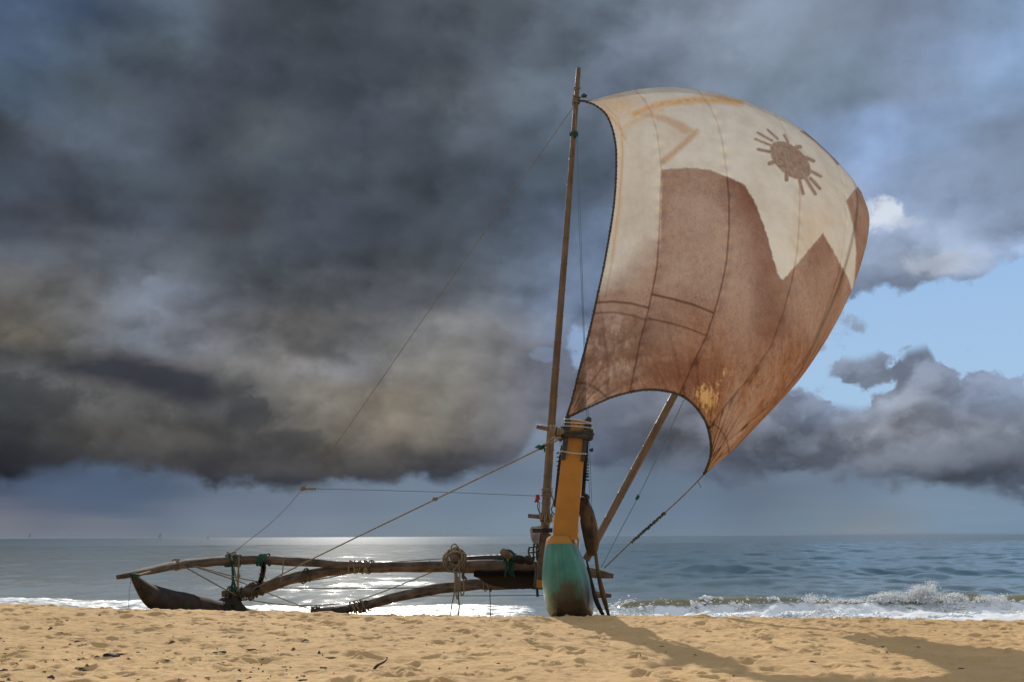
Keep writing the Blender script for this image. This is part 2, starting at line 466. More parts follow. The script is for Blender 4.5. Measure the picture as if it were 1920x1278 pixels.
class Tubes:
    """collects round bars, ropes and rings that belong to one part"""

    def __init__(self):
        self.v, self.f, self.t = [], [], []

    def tube(self, pts, radii, n=10, cap=True, flat=1.0, lump=0.0, twist=0.0, vary=0.0):
        pts = [Vector(p) for p in pts]
        if not hasattr(radii, '__len__'):
            radii = [radii] * len(pts)
        b = len(self.v)
        nrm = None
        L = 0.0
        ph = [random.uniform(0, 6.28) for _ in range(4)]
        for i, p in enumerate(pts):
            d = (pts[min(i + 1, len(pts) - 1)] - pts[max(i - 1, 0)]).normalized()
            if i:
                L += (p - pts[i - 1]).length
            if nrm is None:
                a = Vector((0, 0, 1)) if abs(d.z) < 0.9 else Vector((1, 0, 0))
                nrm = (a - d * a.dot(d)).normalized()
            else:
                nrm = (nrm - d * nrm.dot(d)).normalized()
            bi = d.cross(nrm)
            for k in range(n):
                t = 2 * math.pi * k / n + twist * L
                r = radii[i] * (1 + lump * math.sin(3 * t + ph[0] + L * 3) * math.sin(L * 5 + ph[1]) + random.uniform(-vary, vary))
                self.v.append(p + nrm * (math.cos(t) * r) + bi * (math.sin(t) * r * flat))
                self.t.append((L, k / n, radii[i]))
        m = len(pts)
        for i in range(m - 1):
            for k in range(n):
                k2 = (k + 1) % n
                self.f.append((b + i * n + k, b + i * n + k2, b + (i + 1) * n + k2, b + (i + 1) * n + k))
        if cap:
            self.f.append(tuple(b + k for k in reversed(range(n))))
            self.f.append(tuple(b + (m - 1) * n + k for k in range(n)))
        return self

    def rope(self, pts, r, n=6, seg=None):
        return self.tube(smooth_path(pts, seg or max(8, len(pts) * 5)), r, n=n)

    def rings(self, p, d, R, r, count, pitch, jitter=0.15):
        """rope turns lashed round a bar at p"""
        d = Vector(d).normalized()
        a = Vector((0, 0, 1)) if abs(d.z) < 0.9 else Vector((1, 0, 0))
        u = (a - d * a.dot(d)).normalized()
        w = d.cross(u)
        N = 14
        for c in range(count):
            tl = random.uniform(-jitter, jitter) * 1.5
            tl2 = random.uniform(-jitter, jitter) * 1.5
            RR = R * (1 + random.uniform(0, 0.2))
            q = Vector(p) + d * ((c - (count - 1) / 2) * pitch)
            b = len(self.v)
            for i in range(N):
                t = 2 * math.pi * i / N
                rad = u * math.cos(t) + w * math.sin(t)
                ctr = q + rad * RR + d * (RR * (tl * math.cos(t) + tl2 * math.sin(t)))
                for k in range(5):
                    s = 2 * math.pi * k / 5
                    self.v.append(ctr + rad * (math.cos(s) * r) + d * (math.sin(s) * r))
                    self.t.append((t * RR, k / 5, r))
            for i in range(N):
                for k in range(5):
                    i2, k2 = (i + 1) % N, (k + 1) % 5
                    self.f.append((b + i * 5 + k, b + i2 * 5 + k, b + i2 * 5 + k2, b + i * 5 + k2))
        return self

    def blob(self, p, r, sq=(1, 1, 1), n=8, rough=0.25):
        b = len(self.v)
        p = Vector(p)
        ph = [random.uniform(0, 6) for _ in range(6)]
        for i in range(n + 1):
            th = math.pi * i / n
            for k in range(n + 2):
                t = 2 * math.pi * k / (n + 2)
                x, y, z = math.sin(th) * math.cos(t), math.sin(th) * math.sin(t), math.cos(th)
                rr = r * (1 + rough * (math.sin(3 * x + ph[0]) * math.sin(4 * y + ph[1]) + 0.6 * math.sin(6 * z + ph[2] + 5 * x)))
                self.v.append(p + Vector((x * rr * sq[0], y * rr * sq[1], z * rr * sq[2])))
                self.t.append((p.x + x * r, y, z))
        m = n + 2
        for i in range(n):
            for k in range(m):
                k2 = (k + 1) % m
                self.f.append((b + i * m + k, b + (i + 1) * m + k, b + (i + 1) * m + k2, b + i * m + k2))
        return self

    def prism(self, poly, back, bevel=0.0):
        """an outline given thickness: poly are points of the front face, back the vector to the rear face"""
        b = len(self.v)
        n = len(poly)
        back = Vector(back)
        c = sum((Vector(p) for p in poly), Vector()) / n
        loops = []
        if bevel:
            nb = back.normalized()
            loops.append([Vector(p) + (c - Vector(p)).normalized() * bevel for p in poly])
            loops.append([Vector(p) + nb * bevel for p in poly])
            loops.append([Vector(p) + back - nb * bevel for p in poly])
            loops.append([Vector(p) + back + (c - Vector(p)).normalized() * bevel for p in poly])
        else:
            loops = [[Vector(p) for p in poly], [Vector(p) + back for p in poly]]
        for lp in loops:
            for q in lp:
                self.v.append(q)
                self.t.append((q.z, q.x, q.y))
        for j in range(len(loops) - 1):
            for k in range(n):
                k2 = (k + 1) % n
                self.f.append((b + j * n + k, b + j * n + k2, b + (j + 1) * n + k2, b + (j + 1) * n + k))
        self.f.append(tuple(b + k for k in reversed(range(n))))
        self.f.append(tuple(b + (len(loops) - 1) * n + k for k in range(n)))
        return self

    def build(self, name, mat, parent=None, smooth=True, label=None):
        o = mesh_object(name, self.v, self.f, mat, parent, smooth, self.t)
        if label:
            o['label'] = label
        return o


def smooth_path(pts, seg):
    pts = [np.array(p, dtype=float) for p in pts]
    if len(pts) == 2:
        return [Vector(pts[0] + (pts[1] - pts[0]) * i / seg) for i in range(seg + 1)]
    P = [2 * pts[0] - pts[1]] + pts + [2 * pts[-1] - pts[-2]]
    out = []
    m = len(pts) - 1
    for i in range(seg + 1):
        s = i / seg * m
        j = min(int(s), m - 1)
        t = s - j
        a, b, c, d = P[j], P[j + 1], P[j + 2], P[j + 3]
        out.append(Vector(0.5 * (2 * b + (c - a) * t + (2 * a - 5 * b + 4 * c - d) * t * t + (3 * b - a - 3 * c + d) * t ** 3)))
    return out


def perlin(x, y, seed=0):
    """2-D gradient noise on arrays, about -0.7..0.7"""
    r = np.random.default_rng(seed)
    perm = r.permutation(256)
    g = r.uniform(0, 2 * np.pi, 256)
    xi, yi = np.floor(x).astype(int), np.floor(y).astype(int)
    fx, fy = x - xi, y - yi
    ux, uy = fx ** 3 * (fx * (fx * 6 - 15) + 10), fy ** 3 * (fy * (fy * 6 - 15) + 10)

    def gd(ix, iy, dx, dy):
        h = g[perm[(perm[ix & 255] + iy) & 255]]
        return np.cos(h) * dx + np.sin(h) * dy
    a = gd(xi, yi, fx, fy)
    b = gd(xi + 1, yi, fx - 1, fy)
    c = gd(xi, yi + 1, fx, fy - 1)
    d = gd(xi + 1, yi + 1, fx - 1, fy - 1)
    return (a + (b - a) * ux) * (1 - uy) + (c + (d - c) * ux) * uy


def fbm(x, y, octs=4, seed=0, gain=0.5):
    s, amp = 0, 1.0
    for o in range(octs):
        s = s + amp * perlin(x * 2 ** o + 17.3 * o, y * 2 ** o - 9.1 * o, seed + o)
        amp *= gain
    return s


def new_mat(name):
    m = bpy.data.materials.new(name)
    m.use_nodes = True
    nt = m.node_tree
    bsdf = nt.nodes['Principled BSDF']
    return m, nt, bsdf


def attr_node(nt, name):
    a = nnode(nt, 'ShaderNodeAttribute', attribute_name=name)
    return a


def bump(nt, h, strength, dist):
    b = nnode(nt, 'ShaderNodeBump')
    nt.links.new(h.s, b.inputs['Height'])
    b.inputs['Strength'].default_value = strength
    b.inputs['Distance'].default_value = dist
    return b.outputs[0]


def fibre_mat(name, light, dark, rough=0.85, along=3.0, around=18.0, spots=0.5, bumpd=0.004):
    """weathered wood, bamboo or rope: grain runs along the bar"""
    m, nt, bs = new_mat(name)
    a = attr_node(nt, 'tuv')
    v = E(nt, a.outputs['Vector'])
    g = noise(nt, vmap(nt, v, (along, around, 0)), 1.0, 5, 0.6)
    tc = nnode(nt, 'ShaderNodeTexCoord')
    p = noise(nt, E(nt, tc.outputs['Object']), 5.0, 5, 0.6)
    f = (g.step(0.3, 0.7) * (1 - spots) + p.step(0.35, 0.7) * spots)
    nt.links.new(mixc(nt, f, light, dark).s, bs.inputs['Base Color'])
    bs.inputs['Roughness'].default_value = rough
    bs.inputs['Specular IOR Level'].default_value = 0.22
    nt.links.new(bump(nt, g, 0.6, bumpd), bs.inputs['Normal'])
    return m


# ------------------------------------------------------------------ materials
def plain_mat(name, c1, c2, rough, scale=8.0, bumpd=0.0, spec=0.5):
    m, nt, bs = new_mat(name)
    tc = nnode(nt, 'ShaderNodeTexCoord')
    n = noise(nt, E(nt, tc.outputs['Object']), scale, 6, 0.6)
    nt.links.new(mixc(nt, n.step(0.3, 0.7), c1, c2).s, bs.inputs['Base Color'])
    bs.inputs['Roughness'].default_value = rough
    bs.inputs['Specular IOR Level'].default_value = spec
    if bumpd:
        nt.links.new(bump(nt, noise(nt, E(nt, tc.outputs['Object']), scale * 6, 5, 0.6), 0.7, bumpd), bs.inputs['Normal'])
    return m


def sand_mat():
    m, nt, bs = new_mat('sand')
    g = nnode(nt, 'ShaderNodeNewGeometry')
    pos = E(nt, g.outputs['Position'])
    big = noise(nt, pos, 0.7, 4, 0.55)
    mid = noise(nt, pos, 7.0, 5, 0.6)
    grain = noise(nt, pos, 260.0, 2, 0.7)
    c = mixc(nt, big.step(0.35, 0.65), (0.66, 0.43, 0.20), (0.56, 0.36, 0.165))
    c = mixc(nt, mid.step(0.45, 0.75) * 0.35, c, (0.44, 0.28, 0.135))
    c = mixc(nt, grain.step(0.52, 0.8) * 0.5, c, (0.30, 0.19, 0.10))
    c = mixc(nt, grain.step(0.46, 0.2) * 0.4, c, (0.80, 0.60, 0.36))
    wet = E(nt, attr_node(nt, 'wet').outputs['Fac'])
    c = mixc(nt, wet, c, (0.20, 0.135, 0.08))
    nt.links.new(c.s, bs.inputs['Base Color'])
    bs.inputs['Roughness'].default_value = 0.95
    bs.inputs['Specular IOR Level'].default_value = 0.15
    h = noise(nt, pos, 45.0, 4, 0.6) * 1.0 + grain * 0.25
    nt.links.new(bump(nt, h, 0.8, 0.012), bs.inputs['Normal'])
    return m


def sea_mat():
    m, nt, bs = new_mat('sea_water')
    g = nnode(nt, 'ShaderNodeNewGeometry')
    pos = E(nt, g.outputs['Position'])
    foam = E(nt, attr_node(nt, 'foam').outputs['Fac'])
    silt_glare = E(nt, attr_node(nt, 'silt_glare').outputs['Fac'])
    sx = vmap(nt, pos, (0.7, 1.0, 1.0))
    fn = noise(nt, sx, 2.2, 8, 0.62, 0.6)
    fl = noise(nt, vmap(nt, pos, (0.5, 1.6, 1.0)), 6.0, 6, 0.65, 0.8)
    fmask = (foam * 1.12 + (fn - 0.5) * 1.1 + (fl - 0.5) * 0.9 - 0.35).step(0.18, 0.62) * foam.step(0.02, 0.12)
    c = mixc(nt, silt_glare, (0.055, 0.125, 0.155), (0.37, 0.41, 0.415))
    c = mixc(nt, E(nt, attr_node(nt, 'curl').outputs['Fac']), c, (0.23, 0.19, 0.075))
    c = mixc(nt, fmask, c, (0.80, 0.82, 0.83))
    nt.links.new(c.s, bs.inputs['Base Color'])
    nt.links.new((fmask * 0.5 + 0.12).s, bs.inputs['Roughness'])
    bs.inputs['IOR'].default_value = 1.33
    w1 = noise(nt, vmap(nt, pos, (0.55, 1.0, 1.0)), 1.6, 6, 0.62, 0.3)
    w2 = noise(nt, vmap(nt, pos, (0.45, 1.0, 1.0)), 0.16, 5, 0.6, 0.2)
    w3 = noise(nt, vmap(nt, pos, (0.5, 1.0, 1.0)), 7.0, 4, 0.6, 0.3)
    h = w1 * 0.30 + w2 * 0.8 + w3 * 0.09 + fmask * fl * 0.12
    nt.links.new(bump(nt, h, 1.0, 0.072), bs.inputs['Normal'])
    return m


def foam_mat():
    m, nt, bs = new_mat('foam')
    g = nnode(nt, 'ShaderNodeNewGeometry')
    n = noise(nt, E(nt, g.outputs['Position']), 9.0, 5, 0.6)
    nt.links.new(mixc(nt, n.step(0.35, 0.7), (0.86, 0.87, 0.87), (0.66, 0.66, 0.62)).s, bs.inputs['Base Color'])
    bs.inputs['Roughness'].default_value = 0.7
    bs.inputs['Subsurface Weight'].default_value = 0.3
    bs.inputs['Subsurface Radius'].default_value = (0.08, 0.08, 0.08)
    bs.inputs['Subsurface Scale'].default_value = 0.6
    return m


# ------------------------------------------------------------------ beach
CREST_Y = 11.5
_cp = [(-500, 1127), (0, 1133), (120, 1138), (250, 1141), (450, 1147), (600, 1149), (700, 1151), (860, 1154), (1030, 1156), (1130, 1157), (1300, 1156), (1500, 1159), (1700, 1162), (1920, 1165), (2400, 1168)]
_cx = [U(x, y, CREST_Y).x for x, y in _cp]
_cz = [U(x, y, CREST_Y).z for x, y in _cp]
SEA_Z = -1.0


def sand_base(x, y):
    z = np.interp(x, _cx, _cz)
    t = np.maximum(y - CREST_Y + 0.4, 0)
    drop = np.where(t < 1.0, 0.5 * 0.108 * t * t, 0.108 * (t - 0.5))
    deep = np.maximum(y - 26, 0)
    near = np.clip((CREST_Y - y) / 9.0, 0, 1)
    return z * (1 - 0.6 * near) - drop - deep * 0.03 + 0.02 * near


def axis(fine_lo, fine_hi, step, lo, hi, grow=1.12):
    a = list(np.arange(fine_lo, fine_hi, step))
    s, x = step, a[-1]
    while x < hi:
        s *= grow
        x += s
        a.append(x)
    s, x = step, a[0]
    front = []
    while x > lo:
        s *= grow
        x -= s
        front.append(x)
    return np.array(front[::-1] + a)


def build_beach():
    xs = axis(-6.9, 7.0, 0.018, -400, 400)
    ys = axis(5.2, 12.4, 0.018, -60, 60)
    gx, gy = np.meshgrid(xs, ys)
    z = sand_base(gx, gy)
    fade = np.clip((13.5 - gy) / 1.5, 0, 1)
    rel = 0.024 * fbm(gx * 0.9, gy * 0.9, 3, 3) + 0.018 * fbm(gx * 2.6, gy * 3.0, 3, 9)
    fine = fbm(gx * 7.5, gy * 8.5, 4, 21)
    rel = rel + 0.014 * fine + 0.004 * fbm(gx * 16, gy * 18, 2, 25) + 0.012 * np.maximum(fbm(gx * 4.2 + 5, gy * 5.2, 3, 33), 0) ** 1.0
    # footprints and scuffs: a pit with a thrown-up rim
    rr = np.random.default_rng(5)
    for i in range(3200):
        px = rr.uniform(-7.2, 7.2)
        py = rr.uniform(5.0, 12.3)
        la = rr.uniform(0.018, 0.065) if i % 12 else rr.uniform(0.08, 0.12)
        lb = la * rr.uniform(0.4, 0.8)
        an = rr.uniform(0, math.pi)
        dep = la * rr.uniform(0.22, 0.46)
        R = la * 2.4
        i0, i1 = np.searchsorted(xs, (px - R, px + R))
        j0, j1 = np.searchsorted(ys, (py - R, py + R))
        if i1 - i0 < 3 or j1 - j0 < 3:
            continue
        sx, sy = gx[j0:j1, i0:i1] - px, gy[j0:j1, i0:i1] - py
        u = (sx * math.cos(an) + sy * math.sin(an)) / la
        v = (-sx * math.sin(an) + sy * math.cos(an)) / lb
        q = np.sqrt(u * u + v * v) + 0.35 * perlin(sx * 14 + i, sy * 14, 77)
        rel[j0:j1, i0:i1] += dep * (-np.exp(-(q / 0.75) ** 4) + 0.40 * np.exp(-((q - 1.35) / 0.38) ** 2) * (0.4 + 0.9 * (u + 1) / 2).clip(0, 1.4))
    # the deep scuffed hole in front
    for hx, hy, la, dep in ((675, 1247, 0.10, 0.035), (395, 1240, 0.11, 0.016), (985, 1183, 0.09, 0.015), (1240, 1180, 0.09, 0.016)):
        d = ray(hx, hy)
        t = -CAM_Z / d.z
        px, py = d.x * t, d.y * t
        q = np.sqrt(((gx - px) / la) ** 2 + ((gy - py) / (la * 1.1)) ** 2)
        rel += dep * (-np.exp(-q ** 2.2) * (1 + 0.5 * fbm(gx * 9, gy * 9, 2, 26)) + 0.5 * np.exp(-((q - 1.4) / 0.4) ** 2))
    z = z + rel * fade
    nx, ny = len(xs), len(ys)
    idx = np.arange(nx * ny).reshape(ny, nx)
    f = np.stack([idx[:-1, :-1], idx[:-1, 1:], idx[1:, 1:], idx[1:, :-1]], -1).reshape(-1, 4)
    o = mesh_object('beach', np.stack([gx, gy, z], -1).reshape(-1, 3), f, sand_mat())
    attr(o, 'wet', np.clip((gy - 17.5) / 2.0, 0, 1).ravel())
    tag(o, kind='structure')
    return xs, ys, z


BX, BY, BZ = build_beach()


def sand_z(x, y):
    i = min(max(np.searchsorted(BX, x), 0), len(BX) - 1)
    j = min(max(np.searchsorted(BY, y), 0), len(BY) - 1)
    return float(BZ[j, i])


def on_sand(px, py):
    d = ray(px, py)
    t = 3.0
    while t < 40:
        p = Vector((d.x * t, d.y * t, CAM_Z + d.z * t))
        if p.z < sand_z(p.x, p.y):
            return p
        t += 0.01
    return p


# ------------------------------------------------------------------ sea
def breaker(x, y):
    """height and foam of the wave breaking on the right, and the wash on the left"""
    wob = 0.55 * perlin(x * 0.35, x * 0 + 0.5, 4) + 0.25 * perlin(x * 1.1, x * 0 + 3.5, 5)
    y0 = 26.0 + wob + 0.02 * (x - 5)
    amp = 0.40 * np.clip((x - 1.4) / 1.6, 0, 1) * (0.86 + 0.35 * perlin(x * 0.5, x * 0 + 8.5, 6))
    d = y - y0
    prof = np.where(d < 0, np.exp(-(d / 0.42) ** 2), np.exp(-(d / 1.7) ** 2))
    h = amp * prof
    fo = np.clip((x - 1.2) / 1.5, 0, 1) * np.where(d < -0.42 + 0.3 * perlin(x * 0.7, x * 0 + 4.4, 41), 1.0, np.exp(-((d + 0.42) / 0.2) ** 2) * 0.8)
    fo = fo + np.clip((x - 1.2) / 1.5, 0, 1) * 0.35 * np.exp(-((d - 0.05) / 0.25) ** 2) * (perlin(x * 0.9, y * 0.3, 14) > 0.05)
    # older waves, left of the hull
    y1 = 28.6 + 1.2 * perlin(x * 0.16, x * 0 + 1.5, 8) + np.clip(-x - 4, 0, 8) * 0.42
    left = np.clip((1.6 - x) / 1.4, 0, 1)
    d1 = y - y1
    fo = fo + left * np.where(d1 < 0, 0.58 + 0.15 * np.exp(d1 / 2), np.exp(-(d1 / 0.5) ** 2) * 0.8)
    h = h + left * 0.06 * np.where(d1 < 0, np.exp(-(d1 / 0.8) ** 2), np.exp(-(d1 / 1.6) ** 2))
    y2 = 31.5 + 1.0 * perlin(x * 0.14, x * 0 + 6.5, 18)
    d2 = y - y2
    h = h + 0.04 * np.exp(-(d2 / 1.3) ** 2) * left
    return h, np.clip(fo, 0, 1), d, amp


def build_sea():
    az = np.radians(np.concatenate([np.linspace(-80, -36, 60)[:-1], np.linspace(-36, 36, 620), np.linspace(36, 80, 60)[1:]]))
    d1 = 19.0 * (260 / 19.0) ** np.linspace(0, 1, 560)
    d2 = 260 * (19000 / 260.0) ** np.linspace(0, 1, 110)[1:]
    dist = np.concatenate([d1, d2])
    ga, gd = np.meshgrid(az, dist)
    gy = gd
    gx = np.clip(np.tan(ga), -4, 4) * gd
    step = np.gradient(dist)[:, None] + 0 * ga
    z = np.zeros_like(gx)
    r = np.random.default_rng(3)
    for i in range(64):
        wl = 0.55 * (14 / 0.55) ** (i / 63)
        th = r.normal(0, 0.5)
        kx, ky = math.sin(th) * 2 * math.pi / wl, math.cos(th) * 2 * math.pi / wl
        a = 0.0046 * wl ** 0.68 * r.uniform(0.6, 1.3)
        ph = kx * gx + ky * gy + r.uniform(0, 6.28)
        s = np.sin(ph)
        z += a * (s + 0.35 * np.cos(2 * ph)) * np.clip((wl / step - 2.5) / 2.5, 0, 1)
    gust = 0.75 + 0.6 * fbm(gx * 0.05, gy * 0.08, 3, 40)
    z *= np.clip(gust, 0.35, 1.4) * (0.72 + 1.38 * np.clip((gx / gy + 0.02) / 0.25, 0, 1))
    # long swells rolling in
    for yc, amp, wd, sx, seed in ((33.5, 0.16, 1.1, 0.10, 50), (40, 0.22, 1.4, 0.07, 51), (49, 0.24, 1.8, 0.06, 52), (62, 0.26, 2.2, 0.05, 53), (80, 0.3, 2.8, 0.035, 54)):
        y0 = yc + 2.2 * perlin(gx * 0.05, gx * 0 + seed * 0.37, seed)
        z += amp * (0.25 + 0.75 * np.clip((gx / gy + 0.02) / 0.15, 0, 1)) * np.exp(-((gy - y0) / wd) ** 2) * np.clip(perlin(gx * sx, gx * 0 + 0.3 * seed, seed + 9) * 2.2 + 0.25, 0, 1)
    h, fo, d, amp = breaker(gx, gy)
    shore = np.clip((gy - 20) / 8, 0.25, 1)
    lump = fo * (0.06 * fbm(gx * 2.4, gy * 2.4, 3, 60) + 0.03 * np.abs(fbm(gx * 7, gy * 7, 2, 66)))
    # tops of the foam pile up over the curl
    pile = np.where((d < 0.12) & (d > -0.9), 1, 0) * (amp > 0.12) * 0.10 * np.clip(fbm(gx * 1.4, gy * 1.4, 3, 70) + 0.1, 0, 1)
    zz = SEA_Z + z * shore + h + lump + pile * fo
    ny, nx = gx.shape
    idx = np.arange(nx * ny).reshape(ny, nx)
    f = np.stack([idx[:-1, :-1], idx[:-1, 1:], idx[1:, 1:], idx[1:, :-1]], -1).reshape(-1, 4)
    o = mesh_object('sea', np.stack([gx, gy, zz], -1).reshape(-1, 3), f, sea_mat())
    attr(o, 'foam', fo.ravel())
    silt_glare = np.exp(-np.clip(gy - 24, 0, 500) / 14.0) * 0.5 + 0.8 * np.clip((2.5 - gx / gy * 12) / 9, 0, 1) * np.exp(-np.clip(gy - 24, 0, 5000) / 400)  # shore silt, plus sun glare painted in as paler water on the left
    curl = np.exp(-((d + 0.05) / 0.42) ** 2) * np.clip(amp * 3, 0, 1)
    attr(o, 'curl', np.clip(curl, 0, 1).ravel())
    attr(o, 'silt_glare', np.clip(silt_glare, 0, 1).ravel())
    tag(o, kind='structure')


build_sea()

# churned foam and thrown spray along the breaker: many small clots
ICO_V, ICO_F = None, None


def ico():
    t = (1 + 5 ** 0.5) / 2
    v = np.array([(-1, t, 0), (1, t, 0), (-1, -t, 0), (1, -t, 0), (0, -1, t), (0, 1, t), (0, -1, -t), (0, 1, -t), (t, 0, -1), (t, 0, 1), (-t, 0, -1), (-t, 0, 1)])
    v = v / np.linalg.norm(v[0])
    f = np.array([(0, 11, 5), (0, 5, 1), (0, 1, 7), (0, 7, 10), (0, 10, 11), (1, 5, 9), (5, 11, 4), (11, 10, 2), (10, 7, 6), (7, 1, 8), (3, 9, 4), (3, 4, 2), (3, 2, 6), (3, 6, 8), (3, 8, 9), (4, 9, 5), (2, 4, 11), (6, 2, 10), (8, 6, 7), (9, 8, 1)])
    return v, f


def build_surf():
    r = np.random.default_rng(21)
    P, S = [], []
    # clots riding the front of the wave
    n = 110000
    x = r.uniform(1.5, 19, n)
    y = 26.0 + r.uniform(-2.4, 0.15, n)
    h, fo, d, amp = breaker(x, y)
    clump = fbm(x * 1.1, y * 1.1 + 3, 3, 90)
    keep = (fo > 0.25) & (clump + r.uniform(-0.3, 0.3, n) > np.where(d > -0.3, 0.30, -0.12)) & (amp > 0.08)
    x, y, h, clump, d = x[keep], y[keep], h[keep], clump[keep], d[keep]
    z = SEA_Z + h + r.uniform(-0.03, 0.05, len(x)) + np.clip(clump, 0, 1) * 0.16
    P.append(np.stack([x, y, z], -1))
    S.append(np.clip(r.lognormal(-4.15, 0.5, len(x)), 0.005, 0.05))
    # thrown plumes
    for (bx, by, hh, wd, cnt) in ((1735, 1150, 0.30, 0.30, 6500), (1718, 1150, 0.20, 0.5, 5200), (1665, 1150, 0.14, 0.55, 4600), (1780, 1150, 0.15, 0.4, 900), (1516, 1150, 0.13, 0.25, 500), (1860, 1150, 0.10, 0.6, 900), (1250, 1150, 0.04, 0.6, 500), (1590, 1150, 0.05, 0.6, 500)):
        b = U(bx, by, 25.8)
        for k in range(7):
            m = cnt // 7
            t = r.uniform(0, 1, m) ** 0.8
            lean = r.normal(0, 0.30)
            ht = hh * r.uniform(0.4, 1.15)
            base = b.x + r.normal(0, wd * 0.5)
            px = base + lean * t * ht * 1.4 + r.normal(0, 0.045 + 0.05 * t, m)
            pz = SEA_Z + 0.30 + t * ht * 1.6 + r.normal(0, 0.02, m)
            py = b.y + r.normal(0, 0.12, m) - 0.1 * t
            P.append(np.stack([px, py, pz], -1))
            S.append(np.clip(r.lognormal(-4.95, 0.5, m) * (1.45 - t), 0.003, 0.022))
    # flecks off the crest
    x = r.uniform(1.8, 19, 2600)
    w = 26.0 + 0.55 * perlin(x * 0.35, x * 0 + 0.5, 4) + 0.25 * perlin(x * 1.1, x * 0 + 3.5, 5) + 0.02 * (x - 5)
    on = perlin(x * 0.8, x * 0 + 2.5, 31) > 0.12
    x, w = x[on], w[on]
    h, fo, d, amp = breaker(x, w)
    P.append(np.stack([x, w + r.normal(-0.08, 0.12, len(x)), SEA_Z + h + r.exponential(0.035, len(x))], -1))
    S.append(np.clip(r.lognormal(-4.6, 0.5, len(x)), 0.004, 0.03))
    P, S = np.concatenate(P), np.concatenate(S)
    iv, if_ = ico()
    sc = S[:, None] * r.uniform(0.6, 1.4, (len(S), 3))
    sc[:, 0] *= 1.3
    V = (iv[None] * sc[:, None, :] * (1 + 0.25 * r.standard_normal((len(S), 12, 1))) + P[:, None, :]).reshape(-1, 3)
    F = (if_[None] + (np.arange(len(S)) * 12)[:, None, None]).reshape(-1, 3)
    o = mesh_object('surf_foam', V, F, foam_mat())
    tag(o, 'white churned foam and thrown spray along the breaking wave', 'foam', kind='stuff')


build_surf()

# ------------------------------------------------------------------ the boat
BOW = 11.6
ROOT = empty('outrigger_boat', tuple(U(1075, 1156, BOW)))
tag(ROOT, 'beached outrigger sailing canoe with green hull, yellow prow and big patched brown sail', 'boat')
px_ = lambda r, depth: r * K * depth

WOOD = fibre_mat('grey_wood', (0.16, 0.12, 0.088), (0.03, 0.021, 0.015), along=4, around=9, spots=0.45)
DARKWOOD = fibre_mat('dark_wood', (0.05, 0.038, 0.03), (0.010, 0.008, 0.007), along=3, around=9, spots=0.6, bumpd=0.008)
BAMBOO = fibre_mat('bamboo', (0.19, 0.137, 0.088), (0.085, 0.058, 0.037), rough=0.6, along=1.5, around=7, spots=0.35, bumpd=0.002)
BOARD = fibre_mat('brown_board', (0.13, 0.075, 0.03), (0.02, 0.012, 0.008), rough=0.6, along=5, around=3, spots=0.7)
ROPE = fibre_mat('rope', (0.26, 0.21, 0.145), (0.11, 0.085, 0.06), along=60, around=2, spots=0.4)
DARKROPE = fibre_mat('dark_rope', (0.10, 0.085, 0.06), (0.03, 0.026, 0.02), along=50, around=2, spots=0.5)
GREENROPE = fibre_mat('green_rope', (0.02, 0.11, 0.075), (0.01, 0.035, 0.028), along=50, around=2, spots=0.5)
BLUEROPE = fibre_mat('blue_rope', (0.10, 0.26, 0.30), (0.06, 0.15, 0.18), along=50, around=2, spots=0.5)
REDCLOTH = plain_mat('red_rag', (0.35, 0.05, 0.04), (0.18, 0.03, 0.03), 0.9, 30)
RUBBER = plain_mat('black_rubber', (0.012, 0.012, 0.013), (0.03, 0.028, 0.026), 0.6, 20, 0.002)
NET = plain_mat('black_net', (0.006, 0.006, 0.006), (0.014, 0.012, 0.011), 0.95, 25, 0.02, 0.1)
GREYBOARD = plain_mat('grey_board', (0.30, 0.28, 0.26), (0.15, 0.13, 0.12), 0.85, 7)
WHITEPAINT = plain_mat('white_paint', (0.62, 0.64, 0.66), (0.45, 0.46, 0.46), 0.5, 6)


